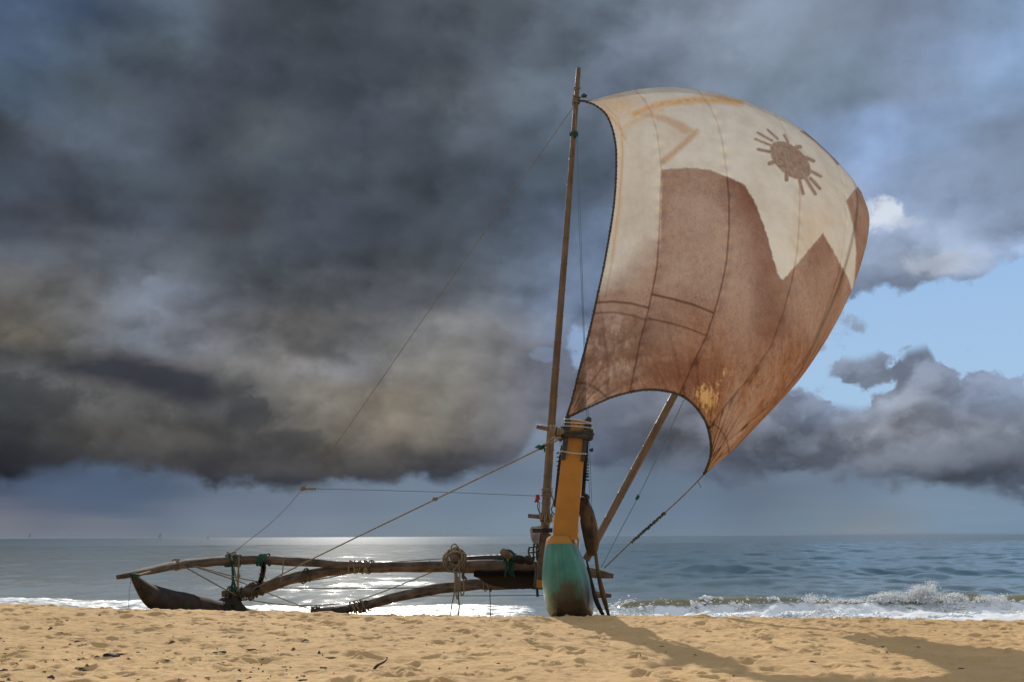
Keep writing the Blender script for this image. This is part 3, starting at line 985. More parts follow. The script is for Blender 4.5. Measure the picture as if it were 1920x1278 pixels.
def hull_paint():
    m, nt, bs = new_mat('hull_paint')
    a = E(nt, attr_node(nt, 'tuv').outputs['Vector'])     # x: height over keel, y: around, z: distance aft
    sep = nnode(nt, 'ShaderNodeSeparateXYZ')
    nt.links.new(a.s, sep.inputs[0])
    h, s, aft = (E(nt, q) for q in sep.outputs)
    tc = nnode(nt, 'ShaderNodeTexCoord')
    ob = E(nt, tc.outputs['Object'])
    n = noise(nt, ob, 4.0, 7, 0.62)
    st = noise(nt, vmap(nt, ob, (9, 9, 0.8)), 1.6, 5, 0.6)
    fine = noise(nt, ob, 30.0, 5, 0.6)
    green = mixc(nt, n.step(0.35, 0.7), (0.032, 0.20, 0.15), (0.016, 0.125, 0.115))
    green = mixc(nt, (st.step(0.52, 0.75)) * 0.35, green, (0.16, 0.30, 0.20))
    # scraped and stained bottom
    scr = (h - s * 0.55 + (n - 0.5) * 0.5 + (st - 0.5) * 0.2).step(0.40, 0.10)
    green = mixc(nt, scr * 0.97, green, mixc(nt, fine.step(0.4, 0.62), (0.008, 0.007, 0.005), (0.045, 0.026, 0.011)))
    pr = (s.abs() * 2.2 + (h - 0.24).abs() * 1.0 + (n - 0.5) * 1.6 + (fine - 0.5) * 0.6).step(0.50, 0.12) * h.step(0.58, 0.34)
    green = mixc(nt, pr * 0.8, green, (0.06, 0.028, 0.009))
    chip = noise(nt, vmap(nt, ob, (14, 14, 6)), 1.0, 8, 0.72)
    green = mixc(nt, chip.step(0.63, 0.67) * 0.7, green, (0.10, 0.16, 0.11))
    green = mixc(nt, chip.step(0.35, 0.31) * 0.8, green, (0.05, 0.035, 0.02))
    drip = noise(nt, vmap(nt, ob, (40, 40, 0.9)), 1.0, 4, 0.6)
    green = mixc(nt, drip.step(0.60, 0.72) * h.step(0.2, 0.7) * 0.4, green, (0.07, 0.09, 0.06))
    green = mixc(nt, (s.abs().step(0.012, 0.004)) * h.step(0.3, 0.5) * 0.45, green, (0.02, 0.09, 0.08))
    c = mixc(nt, h.step(0.845, 0.852), green, (0.38, 0.152, 0.001))
    nt.links.new(c.s, bs.inputs['Base Color'])
    bs.inputs['Roughness'].default_value = 0.36
    nt.links.new(bump(nt, fine * 0.6 + st, 0.35, 0.006), bs.inputs['Normal'])
    return m


def yellow_paint():
    m, nt, bs = new_mat('yellow_paint')
    tc = nnode(nt, 'ShaderNodeTexCoord')
    ob = E(nt, tc.outputs['Object'])
    n = noise(nt, ob, 3.0, 6, 0.6)
    g = noise(nt, vmap(nt, ob, (60, 60, 3)), 1.0, 5, 0.6)
    c = mixc(nt, n.step(0.3, 0.7), (0.40, 0.16, 0.001), (0.31, 0.12, 0.001))
    c = mixc(nt, g.step(0.55, 0.8) * 0.35, c, (0.30, 0.11, 0.006))
    ch = noise(nt, vmap(nt, ob, (22, 22, 9)), 1.0, 7, 0.7)
    c = mixc(nt, ch.step(0.66, 0.70) * 0.7, c, (0.10, 0.05, 0.02))
    c = mixc(nt, ch.step(0.34, 0.29) * 0.5, c, (0.46, 0.25, 0.06))
    nt.links.new(c.s, bs.inputs['Base Color'])
    bs.inputs['Roughness'].default_value = 0.5
    nt.links.new(bump(nt, g, 0.5, 0.003), bs.inputs['Normal'])
    return m


def hull_axis(s):
    """centre line of the hull, s metres behind the stem"""
    b = U(1071, 1156, BOW)
    return Vector((b.x + 0.062 * s, BOW + s, b.z - 0.035 - 0.088 * s))


def build_hull():
    # half widths against height for the full section
    hs = [0.0, 0.015, 0.05, 0.12, 0.22, 0.34, 0.46, 0.58, 0.70, 0.79, 0.86, 0.935]
    ws = [0.10, 0.19, 0.255, 0.282, 0.297, 0.303, 0.296, 0.276, 0.250, 0.226, 0.206, 0.180]
    st = [0.0, 0.03, 0.09, 0.18, 0.3, 0.45, 0.65, 0.9, 1.3, 2, 3, 4, 5, 6, 7, 8, 8.6, 9.0, 9.25]
    V, F, T = [], [], []
    m = len(hs)
    for s in st:
        full = math.sqrt(max(0.0, 1 - (1 - min(s / 0.9, 1)) ** 2))
        aft = math.sqrt(max(0.0, 1 - max(0, (s - 7.8) / 1.46) ** 2))
        wide = (0.40 + 0.60 * full) * (0.15 + 0.85 * aft)
        top = 1 - 0.26 * min(max(s - 0.8, 0) / 3, 1)
        c = hull_axis(s)
        for sg in (-1, 1):
            for i in range(m):
                j = i if sg == 1 else m - 1 - i
                h, w = hs[j], ws[j]
                # the forefoot rounds under at the stem
                lift = 0.10 * (1 - full) * max(0, 1 - h / 0.25)
                lean = -0.125 * h
                V.append((c.x + sg * w * wide + lean, c.y + 0.10 * (1 - full) * (1 - h / 0.9) ** 2, c.z + (h + lift) * (top if h > 0.3 else 1)))
                T.append((h, sg * w * wide, s))
    R = 2 * m
    for i in range(len(st) - 1):
        for k in range(R - 1):
            F.append((i * R + k, i * R + k + 1, (i + 1) * R + k + 1, (i + 1) * R + k))
        F.append((i * R + R - 1, i * R, (i + 1) * R, (i + 1) * R + R - 1))
    F.append(tuple(reversed(range(R))))
    F.append(tuple((len(st) - 1) * R + k for k in range(R)))
    # rows run right bottom .. ; split the bow cap as a strip so it shades smoothly
    F.remove(tuple(reversed(range(R))))
    for k in range(m - 1):
        F.append((k, R - 1 - k, R - 2 - k, k + 1))
    o = mesh_object('hull', V, F, hull_paint(), ROOT, True, T)
    o['label'] = 'rounded green hull with yellow band and scraped stained bottom'
    return o


hull = build_hull()

# upright planks that raise the sides
t = Tubes()
for sg in (-1, 1):
    lo, up = [], []
    for s in (0.12, 1.0, 2.5, 4.5, 6.5, 8.3):
        c = hull_axis(s)
        top = 0.92 * (1 - 0.26 * min(max(s - 0.8, 0) / 3, 1))
        lo.append(c + Vector((sg * 0.150 - 0.045, 0, top - 0.03)))
        up.append(c + Vector((sg * 0.162 - 0.040, 0, top + 0.24 - 0.02 * s)))
    t.prism([p for p in lo] + [p for p in reversed(up)], Vector((-sg * 0.025, 0, 0)))
side = t.build('side_planks', WHITEPAINT, ROOT, smooth=False)

# prow
YEL = yellow_paint()
t = Tubes()
out = [(1037, 1010), (1038, 985), (1043, 935), (1049, 890), (1054, 845), (1058, 815), (1061, 784), (1105, 787), (1101, 815), (1096, 845), (1092, 890), (1088, 935), (1084, 985), (1083, 1010)]
t.prism([U(x, y, BOW + 0.10) for x, y in out], Vector((0.01, 0.15, 0)), 0.008)
prow = t.build('prow', YEL, ROOT, smooth=False)
prow['label'] = 'tall upright prow plank painted orange yellow'
t = Tubes()
t.prism([U(x, y, BOW + 0.085) for x, y in [(1033, 1012), (1034, 1007), (1038, 1005.5), (1081, 1005.5), (1085, 1007), (1087, 1012)]], Vector((0, 0.25, 0)), 0.006)
t.build('prow_sill', YEL, ROOT, smooth=False)
for pts in ([(1051, 861), (1054, 838), (1058, 812), (1067, 812), (1063, 838), (1060, 861)], [(1089, 864), (1092, 838), (1094, 812), (1103, 812), (1100, 838), (1096, 864)],
            [(1057, 812), (1058, 797), (1060, 780), (1070, 784), (1069, 798), (1068, 812)], [(1094, 812), (1096, 797), (1097, 786), (1103, 780), (1109, 783), (1109, 797), (1107, 812)]):
    t = Tubes()
    t.prism([U(x, y, BOW + 0.06) for x, y in pts], Vector((0.005, 0.20, 0)), 0.008)
    t.build('rubber_pad', RUBBER, prow, smooth=False)


def flat_turns(cx, cy, wpx, hpx, count, pitch, r, depth, thick, mat, name, parent, tilt=0.0):
    """turns of line round the flat prow"""
    t = Tubes()
    for c in range(count):
        y = cy + (c - (count - 1) / 2) * pitch
        q = [U(cx - wpx / 2, y - tilt, depth), U(cx + wpx / 2, y + tilt, depth)]
        j = [random.uniform(-0.016, 0.016) for _ in range(4)]
        a, b = q
        loop = [a + Vector((0, 0, j[0])), (a + b) / 2 + Vector((0, -0.012, j[1])), b + Vector((0, 0, j[2])), b + Vector((0.012, thick * 0.5, 0)), b + Vector((0, thick, 0)), (a + b) / 2 + Vector((0, thick + .01, j[3])), a + Vector((0, thick, 0)), a + Vector((-0.012, thick * 0.5, 0)), a + Vector((0, 0, j[0]))]
        t.rope(loop, r, seg=40)
    return t.build(name, mat, parent)


for k in range(9):
    flat_turns(1081, 813 + random.uniform(-6, 6), 55, 0, 1, 1, random.uniform(0.008, 0.014), BOW + 0.04 + 0.012 * random.random(), 0.25, random.choice((DARKROPE, DARKROPE, RUBBER)), 'lashing', prow, random.uniform(-3, 3))
flat_turns(1083, 794, 52, 0, 3, 5, 0.005, BOW + 0.045, 0.24, WHITEPAINT, 'thin_line', prow, 2)
flat_turns(1075, 848, 46, 0, 1, 5, 0.005, BOW + 0.05, 0.23, WHITEPAINT, 'thin_line', prow, 1)
t = Tubes()
for i in range(9):
    t.blob(U(1052 + random.uniform(-5, 6), 812 + random.uniform(-8, 8), BOW + 0.1), 0.035, rough=0.4)
t.build('rope_knot', DARKROPE, prow)
t = Tubes()
for i in range(4):
    t.blob(U(1105 + random.uniform(-3, 4), 814 + random.uniform(-7, 8), BOW + 0.08), 0.032, rough=0.4)
t.build('rope_knot', DARKROPE, prow)
t = Tubes()
t.blob(U(1075, 793, BOW + 0.095), 0.008, rough=0.1)
t.build('nail', RUBBER, prow)
t = Tubes()
t.blob(U(1085, 796, BOW + 0.095), 0.008, rough=0.1)
t.build('nail', RUBBER, prow)
t = Tubes()
t.tube([U(1006, 799, BOW - 0.02), U(1030, 804, BOW - 0.01), U(1058, 810, BOW)], [0.026, 0.027, 0.027], n=12)
peg = t.build('peg', BAMBOO, ROOT)
t = Tubes()
t.rings(U(1037, 806, BOW - 0.01), (1, 0, -0.2), 0.04, 0.012, 5, 0.013)
t.rings(U(1049, 809, BOW - 0.01), (1, 0, -0.2), 0.035, 0.012, 4, 0.014)
t.build('lashing', ROPE, peg)

# mast
MB, MT = 13.6, 12.8


def mast_pt(y):
    xs = [1083 + 0.0, 1075, 1062, 1040, 1029, 1022, 1017]
    ys = [128, 240, 430, 700, 850, 960, 1100]
    x = float(np.interp(y, ys, [1085, 1076.5, 1062.5, 1041, 1030, 1023, 1018]))
    return U(x, y, MT + (MB - MT) * (y - 128) / 972)


def bamboo(pts, radii, gap):
    """a cane with swollen joints"""
    L = [0.0]
    for a, b in zip(pts[:-1], pts[1:]):
        L.append(L[-1] + (Vector(b) - Vector(a)).length)
    P, R = [], []
    s = 0.0
    nodes = np.arange(gap * 0.6, L[-1], gap)
    samples = sorted(set(list(np.linspace(0, L[-1], 40)) + [x for n_ in nodes for x in (n_ - 0.02, n_ - 0.007, n_, n_ + 0.007, n_ + 0.02)]))
    A = np.array([tuple(p) for p in pts])
    for s in samples:
        q = [np.interp(s, L, A[:, i]) for i in range(3)]
        r = np.interp(s, L, radii)
        dn = min(abs(s - n_) for n_ in nodes)
        P.append(q)
        R.append(r * (1.10 if dn < 0.004 else (1.05 if dn < 0.009 else (0.97 if dn < 0.022 else 1.0))))
    return Tubes().tube(P, R, n=14)


ys = list(np.linspace(128, 1100, 14))
mast = bamboo([mast_pt(y) for y in ys], [px_(4.6 + 4.6 * ((y - 128) / 972) ** 0.9, MT) for y in ys], 0.36).build('mast', BAMBOO, ROOT)
mast['label'] = 'tall raked bamboo mast'
t = Tubes()
t.rings(mast_pt(188), mast_pt(170) - mast_pt(200), 0.045, 0.009, 6, 0.018)
t.rings(mast_pt(166), mast_pt(150) - mast_pt(180), 0.04, 0.006, 2, 0.02)
t.rope([mast_pt(192) + Vector((-0.05, -0.03, 0)), mast_pt(215) + Vector((0.0, -0.07, 0)), mast_pt(240) + Vector((0.015, -0.065, 0)), mast_pt(255) + Vector((0.01, -0.06, 0))], 0.012)
t.build('lashing', ROPE, mast)
t = Tubes()
t.rings(mast_pt(252), mast_pt(240) - mast_pt(260), 0.05, 0.008, 3, 0.014)
t.blob(mast_pt(255) + Vector((0.02, -0.06, 0)), 0.03, (1, 1, 1.6), rough=0.4)
t.build('green_tie', GREENROPE, mast)
t = Tubes()
t.rings(mast_pt(922), mast_pt(900) - mast_pt(940), 0.066, 0.007, 6, 0.02, 0.08)
t.build('lashing', ROPE, mast)
t = Tubes()
t.blob(U(1095, 180, MT - 0.05), 0.028, (1.3, 1, 1), rough=0.3)
t.rope([U(1086, 189, MT), U(1096, 190, MT - 0.05), U(1103, 192, MT - 0.05)], 0.016)
t.rope([U(1088, 184, MT), U(1093, 181, MT - 0.05)], 0.006)
t.build('block', RUBBER, mast)
t = Tubes()
for k in range(6):
    a = U(1008 + random.uniform(-3, 3), 927, MB - 0.1)
    t.tube([a, a + Vector((random.uniform(-.03, .03), 0, -0.05)), a + Vector((random.uniform(-.05, .05), 0, -0.1))], [0.012, 0.014, 0.005], n=5)
t.build('rag', REDCLOTH, mast)
t = Tubes()
t.rope([U(1010, 935, MB - .1), U(1008, 950, MB - .1), U(1012, 962, MB - .1), U(1009, 968, MB - 0.1)], 0.006)
t.rope([U(1012, 940, MB - .1), U(1011, 955, MB - .1), U(1015, 966, MB - .1)], 0.005)
t.rope([U(1034, 926, MB - .1), U(1038, 940, MB - .1), U(1034, 955, MB - .1), U(1040, 965, MB - .1)], 0.007)
t.build('rope', DARKROPE, ROOT)
# step and cleats at the mast foot
t = Tubes()
t.prism([U(x, y, MB - 0.16) for x, y in [(1012, 1000), (1033, 1000), (1034, 1060), (1030, 1103), (1007, 1100), (1007, 1050)]], Vector((0, 0.16, 0)), 0.015)
step = t.build('mast_step', WOOD, ROOT, smooth=False)
t = Tubes()
t.prism([U(x, y, MB - 0.166) for x, y in [(1006.5, 1086), (1031, 1088), (1030, 1103.6), (1006.5, 1100.6)]], Vector((0, 0.17, 0)))
t.build('painted_foot', YEL, step, smooth=False)
t = Tubes()
t.prism([U(x, y, MB + 0.3) for x, y in [(993, 992), (996, 987), (1018, 984), (1024, 1000), (1022, 1030), (1002, 1024), (996, 1010)]], Vector((0.03, 0.35, -0.03)), 0.01)
t.build('thwart_board', GREYBOARD, ROOT, smooth=False)
t = Tubes()
t.tube([U(990, 966, MB - 0.15), U(1012, 968, MB - 0.15), U(1040, 971, MB - 0.12)], [0.028, 0.03, 0.026], n=10)
cl = t.build('cleat', WOOD, ROOT)
t = Tubes()
t.rings(U(1018, 969, MB - .15), (1, 0, -0.1), 0.045, 0.010, 5, 0.02, 0.3)
t.rings(U(1031, 970, MB - .15), (1, 0, -0.1), 0.042, 0.012, 4, 0.02, 0.3)
t.rope([U(1020, 972, MB - .2), U(1026, 982, MB - .2), U(1033, 976, MB - .2), U(1034, 960, MB - .2)], 0.010)
t.build('lashing', ROPE, cl)
t = Tubes()
t.tube([U(998, 993.5, MB - 0.2), U(1036, 993.5, MB - 0.2)], 0.030, n=10)
t.build('cleat', DARKWOOD, ROOT)
t = Tubes()
for x in (1001, 1007):
    t.rope([U(x, 1018, MB - .15), U(x - 1, 1034, MB - .15), U(x, 1050, MB - .15)], 0.012)
for y in (1024, 1034, 1043):
    t.rope([U(993, y + 1, MB - .16), U(1002, y, MB - .17), U(1010, y - 2, MB - .16)], 0.011)
t.rope([U(993, 1024, MB - .15), U(991, 1034, MB - .15), U(994, 1042, MB - .15), U(1002, 1048, MB - .15)], 0.012)
t.build('rope_mesh', RUBBER, ROOT)
t = Tubes()
t.rope([U(1004, 1052, MB), U(1005, 1070, MB), U(1002, 1100, MB)], 0.016)
t.rope([U(1006, 1060, MB - .05), U(1006, 1090, MB - .05), U(1008, 1118, MB - .05)], 0.018)
t.build('hanging_strap', RUBBER, ROOT)

# leeboard and paddles on the right side
t = Tubes()
lb = [(1085, 930), (1092, 931), (1100, 941), (1108, 956), (1114, 978), (1118, 1000), (1119, 1018), (1116, 1032), (1110, 1042), (1102, 1042), (1098, 1030), (1094, 1014), (1089, 990), (1085, 962)]
t.prism([U(x, y, BOW + 0.32) for x, y in lb], Vector((0.04, 0.06, 0)), 0.010)
lee = t.build('leeboard', BOARD, ROOT)
lee['label'] = 'curved dark brown leeboard hung against the prow'
t = Tubes()
t.blob(U(1100, 933, BOW + 0.3), 0.03, (1, 1, 1.5), rough=0.4)
t.rope([U(1101, 930, BOW + .3), U(1103, 945, BOW + .3)], 0.012)
t.build('lashing', DARKROPE, lee)
# slim spars standing behind the prow
t = Tubes()
t.tube(smooth_path([U(1101, 815, BOW + .3), U(1098, 860, BOW + .3), U(1093, 930, BOW + .3)], 14), px_(3.6, BOW), n=8, lump=0.08)
t.rings(U(1098, 868, BOW + .3), (0, 0, 1), 0.028, 0.008, 12, 0.035)
t.build('spar', DARKWOOD, ROOT)
t = Tubes()
t.tube(smooth_path([U(1054, 835, BOW + .3), U(1048, 875, BOW + .3), U(1040, 950, BOW + .3)], 14), px_(2.6, BOW), n=8, lump=0.08)
t.rings(U(1048, 880, BOW + .3), (0, 0, 1), 0.022, 0.007, 9, 0.05)
t.build('spar', DARKWOOD, ROOT)


def blade(pts, widths, thick):
    """a slim paddle: outline along pts, given thickness"""
    t = Tubes()
    t.tube(smooth_path(pts, 24), list(np.interp(np.linspace(0, 1, 25), np.linspace(0, 1, len(widths)), widths)), n=10, flat=thick)
    return t


pd1 = blade([U(1110, 965, BOW + .25), U(1114, 1010, BOW + .25), U(1121, 1070, BOW + .3), U(1131, 1115, BOW + .35), U(1143, 1159, BOW + .4)], [px_(2.2, 12), px_(2.6, 12), px_(3.4, 12), px_(5, 12), px_(2.4, 12)], 0.7).build('paddle', BOARD)
tag(pd1, 'long brown paddle leaning on the hull, its tip farthest right on the sand', 'paddle', 'paddles leaning on the hull')
pd2 = blade([U(1100, 1050, BOW + .3), U(1108, 1085, BOW + .33), U(1118, 1125, BOW + .36), U(1134, 1159, BOW + .4)], [px_(1.6, 12), px_(2.4, 12), px_(4.5, 12), px_(3, 12)], 0.6).build('paddle', DARKWOOD)
tag(pd2, 'short black paddle leaning between the green hull and the long brown paddle', 'paddle', 'paddles leaning on the hull')

# outrigger float
t = Tubes()
fs = [(245, 1077, 12.0, .02), (250, 1082, 12.1, .04), (263, 1096, 12.4, .085), (285, 1117, 12.9, .145), (320, 1131, 13.4, .175), (370, 1140, 14.3, .178), (420, 1149, 15.3, .168), (455, 1156, 16.2, .15), (520, 1168, 18.0, .14), (560, 1176, 19.5, .05)]
fp = smooth_path([U(x, y, d) for x, y, d, r in fs], 60)
fr = np.interp(np.linspace(0, 9, 61), range(10), [q[3] for q in fs])
t.tube(fp, list(fr), n=18, lump=0.05, flat=0.7)
fl = t.build('outrigger_float', DARKWOOD, ROOT)
fl['label'] = 'dark weathered log float with upturned point'
t = Tubes()
t.tube([U(x, y, 15.5) for x, y in [(437, 1106), (438, 1120), (442, 1136), (448, 1150)]], [px_(r, 15.5) for r in (9, 10, 13, 17)], n=12, lump=0.15, vary=0.06)
t.blob(U(424, 1131, 15.4), 0.10, (1.5, 1, 0.8), rough=0.35)
t.blob(U(416, 1129, 15.4), 0.06, (1.5, 1, 0.8), rough=0.35)
t.build('float_post', DARKWOOD, ROOT)

# booms
def boom(name, pts, mat=WOOD, seg=48):
    P = smooth_path([U(x, y, d) for x, y, r, d in pts], seg)
    R = list(np.interp(np.linspace(0, len(pts) - 1, seg + 1), range(len(pts)), [px_(r * 0.93, d) for x, y, r, d in pts]))
    return Tubes().tube(P, R, n=14, lump=0.13, vary=0.05).build(name, mat, ROOT)


bA = boom('outrigger_boom', [(220, 1081, 4, 12.3), (245, 1076, 6, 12.5), (300, 1065, 8, 13.3), (345, 1057, 8.5, 14.1), (400, 1052, 9, 15.0), (440, 1049, 9, 15.4), (500, 1049, 8.5, 15.5), (560, 1053, 8.5, 15.6), (620, 1057, 7, 15.6), (660, 1058, 6, 15.55), (692, 1058, 5, 15.5)])
bB = boom('outrigger_boom', [(417, 1112, 6, 15.5), (450, 1111, 9, 15.5), (480, 1104, 11.5, 15.6), (520, 1092, 11, 15.7), (560, 1081, 10.5, 15.7), (600, 1073, 10, 15.7), (650, 1067, 9, 15.7), (690, 1064, 9.5, 15.7), (750, 1062, 10, 15.7), (830, 1061, 11, 15.7), (900, 1061, 13, 15.7), (960, 1062, 12, 15.7), (1005, 1063, 11, 15.7), (1080, 1069, 10, 15.7), (1120, 1075, 9, 15.7), (1150, 1079, 4.5, 15.7)])
bC = boom('outrigger_boom', [(583, 1146, 6, 19.2), (620, 1143, 7, 19.2), (655, 1140, 7.5, 19.2), (690, 1133, 8.5, 19.2), (740, 1120, 9.5, 19.2), (800, 1107, 10, 19.2), (850, 1099, 10, 19.2), (900, 1094, 11, 19.2), (960, 1094, 10, 19.2), (1005, 1094, 10, 19.2), (1080, 1106, 9, 19.2), (1120, 1114, 6, 19.2), (1146, 1116, 3.5, 19.2)])
X1 = (1, 0, 0)
for par, x, y, d, dr, R, n_, pit, mat in (
        (bA, 433, 1050, 15.35, X1, 9.5, 6, 0.022, GREENROPE), (bA, 445, 1050, 15.4, X1, 9.5, 5, 0.02, ROPE), (bA, 333, 1057, 13.9, (1, .1, .2), 9, 4, 0.02, ROPE),
        (bA, 493, 1049, 15.5, X1, 9.5, 7, 0.022, GREENROPE), (bA, 665, 1062, 15.6, X1, 9.5, 5, 0.03, ROPE), (bA, 688, 1062, 15.6, X1, 10, 5, 0.025, ROPE),
        (bB, 478, 1105, 15.6, (1, 0, .4), 13, 8, 0.028, DARKROPE), (bB, 441, 1112, 15.5, X1, 11, 7, 0.03, DARKROPE), (bB, 575, 1078, 15.7, (1, 0, .25), 11, 3, 0.03, DARKROPE), (bB, 462, 1110, 15.6, (1, 0, .2), 12, 2, 0.03, ROPE),
        (bC, 590, 1146, 19.1, X1, 8, 7, 0.02, DARKROPE), (bC, 670, 1138, 19.1, (1, 0, .2), 10, 8, 0.03, ROPE), (bC, 685, 1136, 19.1, (1, 0, .2), 9, 4, 0.03, DARKROPE), (bC, 916, 1094, 19.2, X1, 11, 3, 0.06, ROPE)):
    Tubes().rings(U(x, y, d), dr, px_(R, d), 0.012, n_, pit, 0.3).build('lashing', mat, par)
t = Tubes()
t.tube(smooth_path([U(614, 1146, 19.0), U(640, 1146, 19.0), U(655, 1142, 19.0)], 10), [0.05 + 0.05 * math.sin(i / 10 * 3.14) for i in range(11)], n=10, lump=0.2, vary=0.08)
t.build('bark_chafe', DARKWOOD, bC)

# boat-hung ropes between the outrigger's booms
t = Tubes()
for a, b in (((433, 1042), (437, 1084)), ((437, 1058), (436, 1086))):
    t.rope([U(*a, 15.35), U((a[0] + b[0]) / 2 + 1, (a[1] + b[1]) / 2, 15.35), U(*b, 15.4)], 0.020)
for x in (432, 436, 441, 445):
    t.rope([U(437, 1082, 15.38), U((437 + x) / 2, 1095, 15.38), U(x, 1110, 15.4)], 0.009)
t.build('hanger_rope', GREENROPE, ROOT)
t = Tubes()
t.rope([U(447, 1045, 15.3), U(447, 1075, 15.3), U(446, 1108, 15.35)], 0.013)
t.rope([U(438, 1060, 15.3), U(443, 1085, 15.3), U(449, 1108, 15.35)], 0.010)
t.blob(U(447, 1078, 15.3), 0.028, (1, 1, 1.3))
t.rope([U(425, 1034, 15.2), U(432, 1037, 15.2), U(440, 1034, 15.2), U(441, 1038, 15.2), U(434, 1042, 15.2), U(436, 1050, 15.2)], 0.012)
t.build('hanger_rope', ROPE, ROOT)
t = Tubes()
for k in range(5):
    o_ = random.uniform(-2, 2)
    t.rope([U(493 + o_, 1048, 15.45), U(494 + o_, 1066, 15.45), U(490 + o_, 1084, 15.45), U(483 + o_, 1104, 15.45)], 0.026)
for k in range(30):
    s = random.random()
    p = U(494 - 9 * s * s + random.uniform(-4, 4), 1050 + 54 * s, 15.42)
    t.tube([p, p + Vector((random.uniform(-.05, .05), -.03, random.uniform(-.05, .03)))], 0.006, n=4)
t.build('hanger_rope', DARKROPE, ROOT)

# platform over the booms near the hull
t = Tubes()
rows = []
nn = 14
V, F, T = [], [], []
for i in range(nn):
    s = i / (nn - 1)
    xb = 888 + (1008 - 888) * s
    for j in range(8):
        q = j / 7
        xc = xb + (1010 - xb) * 0.25 * q + 45 * q * (1 - s) * 0.9
        p = U(xc, 1070 + (1096 - 1070) * q, 15.6 + 2.6 * q)
        p.z -= 0.05 * math.sin(q * 3.14) + random.uniform(-.012, .012)
        V.append(p)
        T.append((p.x, p.y, 0))
for i in range(nn - 1):
    for j in range(7):
        F.append((i * 8 + j, (i + 1) * 8 + j, (i + 1) * 8 + j + 1, i * 8 + j + 1))
net = mesh_object('deck_net', V, F, NET, ROOT, True, T)
net['label'] = 'black sagging net platform between the booms'
sm = net.modifiers.new('thick', 'SOLIDIFY')
sm.thickness = 0.07
t = Tubes()
t.tube(smooth_path([U(868, 1048, 16.6), U(905, 1046, 16.6), U(950, 1045, 16.6)], 30), 0.052, n=10, lump=0.12, twist=6)
t.build('rolled_net', RUBBER, ROOT)
t = Tubes()
t.tube([U(944.5, 1035, 14.9), U(955, 1042, 15.6), U(975, 1055, 17.2), U(990, 1068, 19.2)], [px_(7.2, 14.9), px_(7.2, 15), px_(7, 16.5), px_(6, 18)], n=16)
pole = t.build('deck_pole', BAMBOO, ROOT)
t = Tubes()
t.rings(U(956, 1044, 15.65), (0.4, 1, -.3), px_(9, 15.6), 0.014, 6, 0.03, 0.3)
t.build('lashing', GREENROPE, pole)
t = Tubes()
for k in range(10):
    p = U(955 + random.uniform(-6, 6), 1056, 15.4)
    t.rope([p, p + Vector((random.uniform(-.03, .03), 0, -.08)), p + Vector((random.uniform(-.05, .05), 0, -random.uniform(.1, .2)))], 0.010)
t.build('frayed_ends', GREENROPE, pole)
t = Tubes()
t.tube([U(852, 1043.5, 15.0), U(853, 1044, 16.5), U(858, 1060, 19.3)], [px_(9.5, 15), px_(9.5, 15.5), px_(8, 17)], n=18)
pole2 = t.build('deck_pole', BAMBOO, ROOT)
for a, b, r in (((966, 1046), (982, 1051), 8), ((983, 1046), (998, 1053), 8)):
    t = Tubes()
    t.tube(smooth_path([U(a[0], a[1], 15.45), U((a[0] + b[0]) / 2, (a[1] + b[1]) / 2 - 1, 15.45), U(b[0], b[1], 15.5)], 8), [px_(r * f, 15.4) for f in (.6, .9, 1, 1, 1, 1, 1, .9, .7)], n=10, lump=0.12, vary=.05)
    t.build('wood_chock', DARKWOOD, ROOT)

# sprit and stays
sp = bamboo([U(1099, 1048, 14.5), U(1195, 870, 14.9), U(1262, 745, 15.2), U(1400, 488, 15.6), U(1497, 308, 15.9)], [px_(6.8, 14.6), px_(7.2, 15), px_(7, 15.2), px_(6, 15.6), px_(4.5, 15.8)], 0.42).build('sprit', BAMBOO, ROOT)
sp['label'] = 'slanting bamboo sprit that props the sail'


def line(pts, r, mat, name='rope', seg=None, par=None):
    t = Tubes()
    t.rope([U(*p) for p in pts], r, seg=seg)
    return t.build(name, mat, par or ROOT)


line([(1083, 190, MT), (825, 553, 13.8), (568, 915, 14.8), (436, 1038, 15.3)], 0.0048, ROPE, 'stay_rope', 60)
t = Tubes()
t.blob(U(568, 915, 14.8), 0.035, rough=0.3)
t.build('rope_knot', ROPE, ROOT)
t = Tubes()
for k in range(5):
    t.rings(U(574 + k * 4, 916, 14.75), X1, 0.012, 0.008, 2, 0.01)
t.build('rope_knot', ROPE, ROOT)
line([(568, 915, 14.8), (800, 921, 14.2), (1006, 929, 13.5)], 0.0035, DARKROPE, 'guy_rope', 30)
line([(1052, 820, BOW), (1028, 833, 11.9), (815, 936, 13.4), (600, 1040, 14.8), (470, 1106, 15.5)], 0.010, ROPE, 'stay_rope', 50)
t = Tubes()
t.blob(U(816, 935, 13.35), 0.028, rough=0.3)
t.build('rope_knot', ROPE, ROOT)
t = Tubes()
t.rope([U(1051, 820, BOW - .05), U(1036, 822, BOW), U(1024, 834, 11.9)], 0.016)
for k in range(6):
    t.rings(U(1012 + k * 4, 839 - k * 2, 11.95), (1, 0, .5), 0.012, 0.009, 2, 0.012)
t.build('rope_knot', ROPE, ROOT)
t = Tubes()
t.blob(U(1013, 838, 11.9), 0.028, (1.5, 1, 1), rough=0.5)
t.rope([U(1020, 836, 11.9), U(1021, 843, 11.9), U(1021, 847, 11.9)], 0.009)
t.build('green_tie', GREENROPE, ROOT)
line([(1319, 890, 14.0), (1285, 925, 14.4), (1245, 962, 14.9), (1190, 1010, 15.3), (1133, 1064, 15.7)], 0.0095, ROPE, 'sheet_rope', 40)
t = Tubes()
for k in range(16):
    s = k / 15
    t.rings(U(1245 - 60 * s, 962 + 53 * s, 14.9 + .4 * s), (1, 0, -.8), 0.012, 0.009, 2, 0.02, .5)
t.blob(U(1245, 962, 14.9), 0.026)
t.build('rope_wrap', DARKROPE, ROOT)
t = Tubes()
